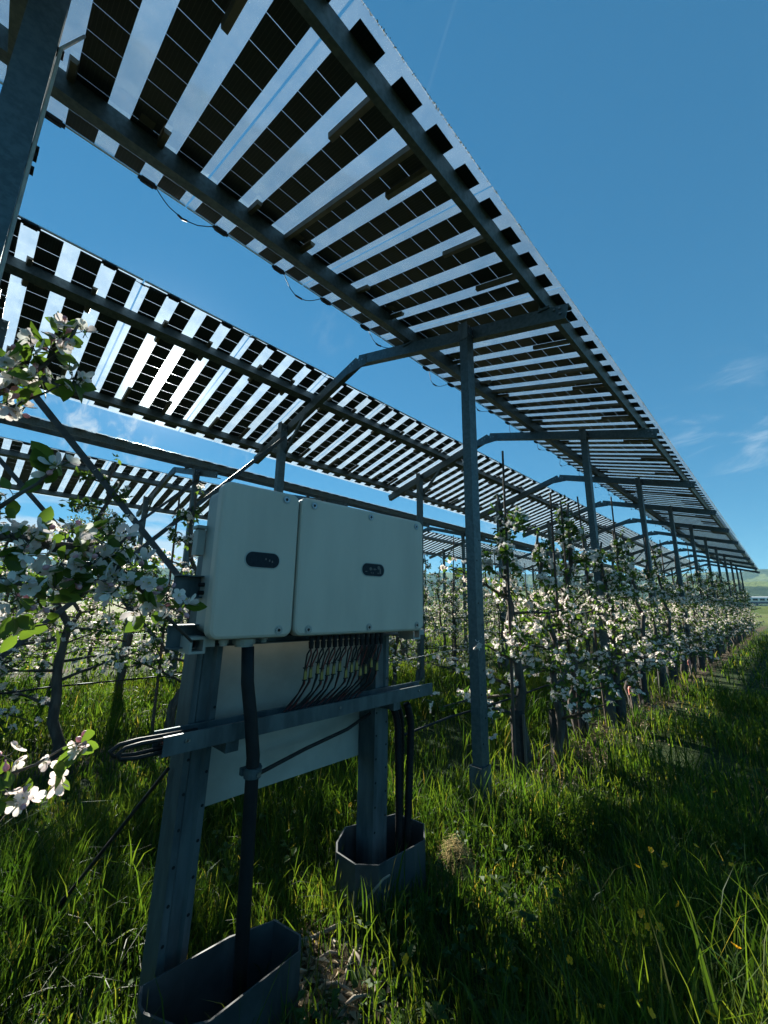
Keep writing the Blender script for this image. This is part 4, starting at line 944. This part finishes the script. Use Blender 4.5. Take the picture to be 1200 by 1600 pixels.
# buttercups in the lane
def buttercups():
    r = random.Random(77)
    px = [(1040, 1352), (995, 1354), (1143, 1352), (1003, 1427), (1031, 1449), (1013, 1449), (990, 1458), (1087, 1322), (1017, 1328), (1183, 1402), (1015, 1582), (1110, 1586), (940, 1575), (637, 1433), (1116, 1238), (1000, 1565), (635, 1500), (527, 1268), (548, 1258), (1150, 1480), (1060, 1415), (890, 1500)]
    px.sort(key=lambda q: -q[1])
    for i, (x, y) in enumerate(px):
        h = r.uniform(0.22, 0.34)
        dv = at(x, y, 1)-Vector((0, 0, CAM_H)); tt = (h-CAM_H)/dv.z; P = Vector((0, 0, CAM_H))+dv*tt
        t = thing('buttercup', f'small yellow wildflower on a thin stem, {nth(i+1)} counted up from the bottom of the picture', 'wildflower', (P.x, P.y, 0), (0, 0, r.uniform(0, 6)), 'yellow wildflowers in the lane')
        m = MB(); m.tube([(r.gauss(0, 0.015), r.gauss(0, 0.015), -0.01), (0.004, 0.003, h*0.55), (0, 0, h)], 0.0013, 4); m.build('stem', 'weed_leaf', t)
        m = MB(); petal_flower(m, (0, 0, h), Vector((0.5, -0.5, 0.9))+rv(r)*0.4, r.uniform(0.0115, 0.016), r, 0.3, True); m.build('flower_head', 'yellow_petal', t)
    return px
buttercups()

# broad-leaved weeds in the lane and between the guards
def weeds():
    r = random.Random(15)
    for i, (x, y, n, l, lb) in enumerate(((445, 1445, 5, 0.17, 'broad-leaved weed behind the near sheet guard'), (740, 1290, 9, 0.09, 'small leafy weed at the foot of the nearest lane post'), (560, 1530, 9, 0.10, 'leafy weed in the litter between the two sheet guards'), (1195, 1215, 10, 0.12, 'leafy weed at the right edge of the lane'), (900, 1400, 10, 0.11, 'low leafy weed in the shaded lane grass'), (1120, 1520, 9, 0.12, 'broad-leaved weed near the bottom right corner'), (640, 1560, 9, 0.11, 'leafy weed at the bottom beside the near guard'), (150, 1560, 8, 0.14, 'broad-leaved weed in the dark lower left corner'), (980, 1230, 9, 0.09, 'leafy weed in the sunlit grass beside the apple row'))):
        dv = at(x, y, 1)-Vector((0, 0, CAM_H)); P = Vector((0, 0, CAM_H))+dv*((0.06-CAM_H)/dv.z)
        t = thing('weed', lb, 'weed', (P.x, P.y, 0), group='weeds in the grass')
        for k in range(n):
            a = r.uniform(0, 6.28); d = Vector((math.cos(a), math.sin(a), r.uniform(0.5, 1.8))); m = MB(); leaf(m, (0, 0, 0.0), d, Vector((0, 0, 1)), l*r.uniform(0.7, 1.2), l*0.13, True, 0.3, 0.35); m.build('leaf', 'weed_leaf', t, True)
weeds()

# ------------------------------------------------------------------ the air over the valley
def ground_cover():
    r = random.Random(23); m = MB()
    for i in range(2600):
        rr = 1.0+8.5*r.random()**1.4; a = R(-6+98*r.random()); x0, y0 = -math.sin(a)*rr, math.cos(a)*rr
        if in_guard(x0, y0) or math.sin(x0*3.1+1)*math.sin(y0*2.3+2)+math.sin(x0*1.2-y0*1.7) < 0.15: continue
        hgt = r.uniform(0.03, 0.15)
        for k in range(r.randint(3, 6)):
            az = r.uniform(0, 6.28); d = Vector((math.cos(az), math.sin(az), r.uniform(0.0, 0.8))); l = r.uniform(0.018, 0.05)
            leaf(m, (x0+d.x*0.008, y0+d.y*0.008, hgt), d, Vector((0, 0, 1)), l, l*r.uniform(0.25, 0.42), fold=0.3, curl=0.25)
    o = stuff(m.build('ground_cover', 'weed_leaf')); o['label'] = 'small clover and weed leaves among the grass'; o['category'] = 'ground cover'
ground_cover()
HAZE = 0.00016
def haze():
    m, t, out = new_mat('haze_air')
    pv = N(t, 'ShaderNodeVolumePrincipled'); pv.inputs['Color'].default_value = (0.45, 0.80, 1.0, 1); pv.inputs['Density'].default_value = HAZE; pv.inputs['Anisotropy'].default_value = 0.0
    t.links.new(pv.outputs[0], out.inputs['Volume'])
    b = MB(); b.box((0, 1300, 118), (4990, 3780, 250)); o = stuff(b.build('haze', 'haze_air'))
haze()
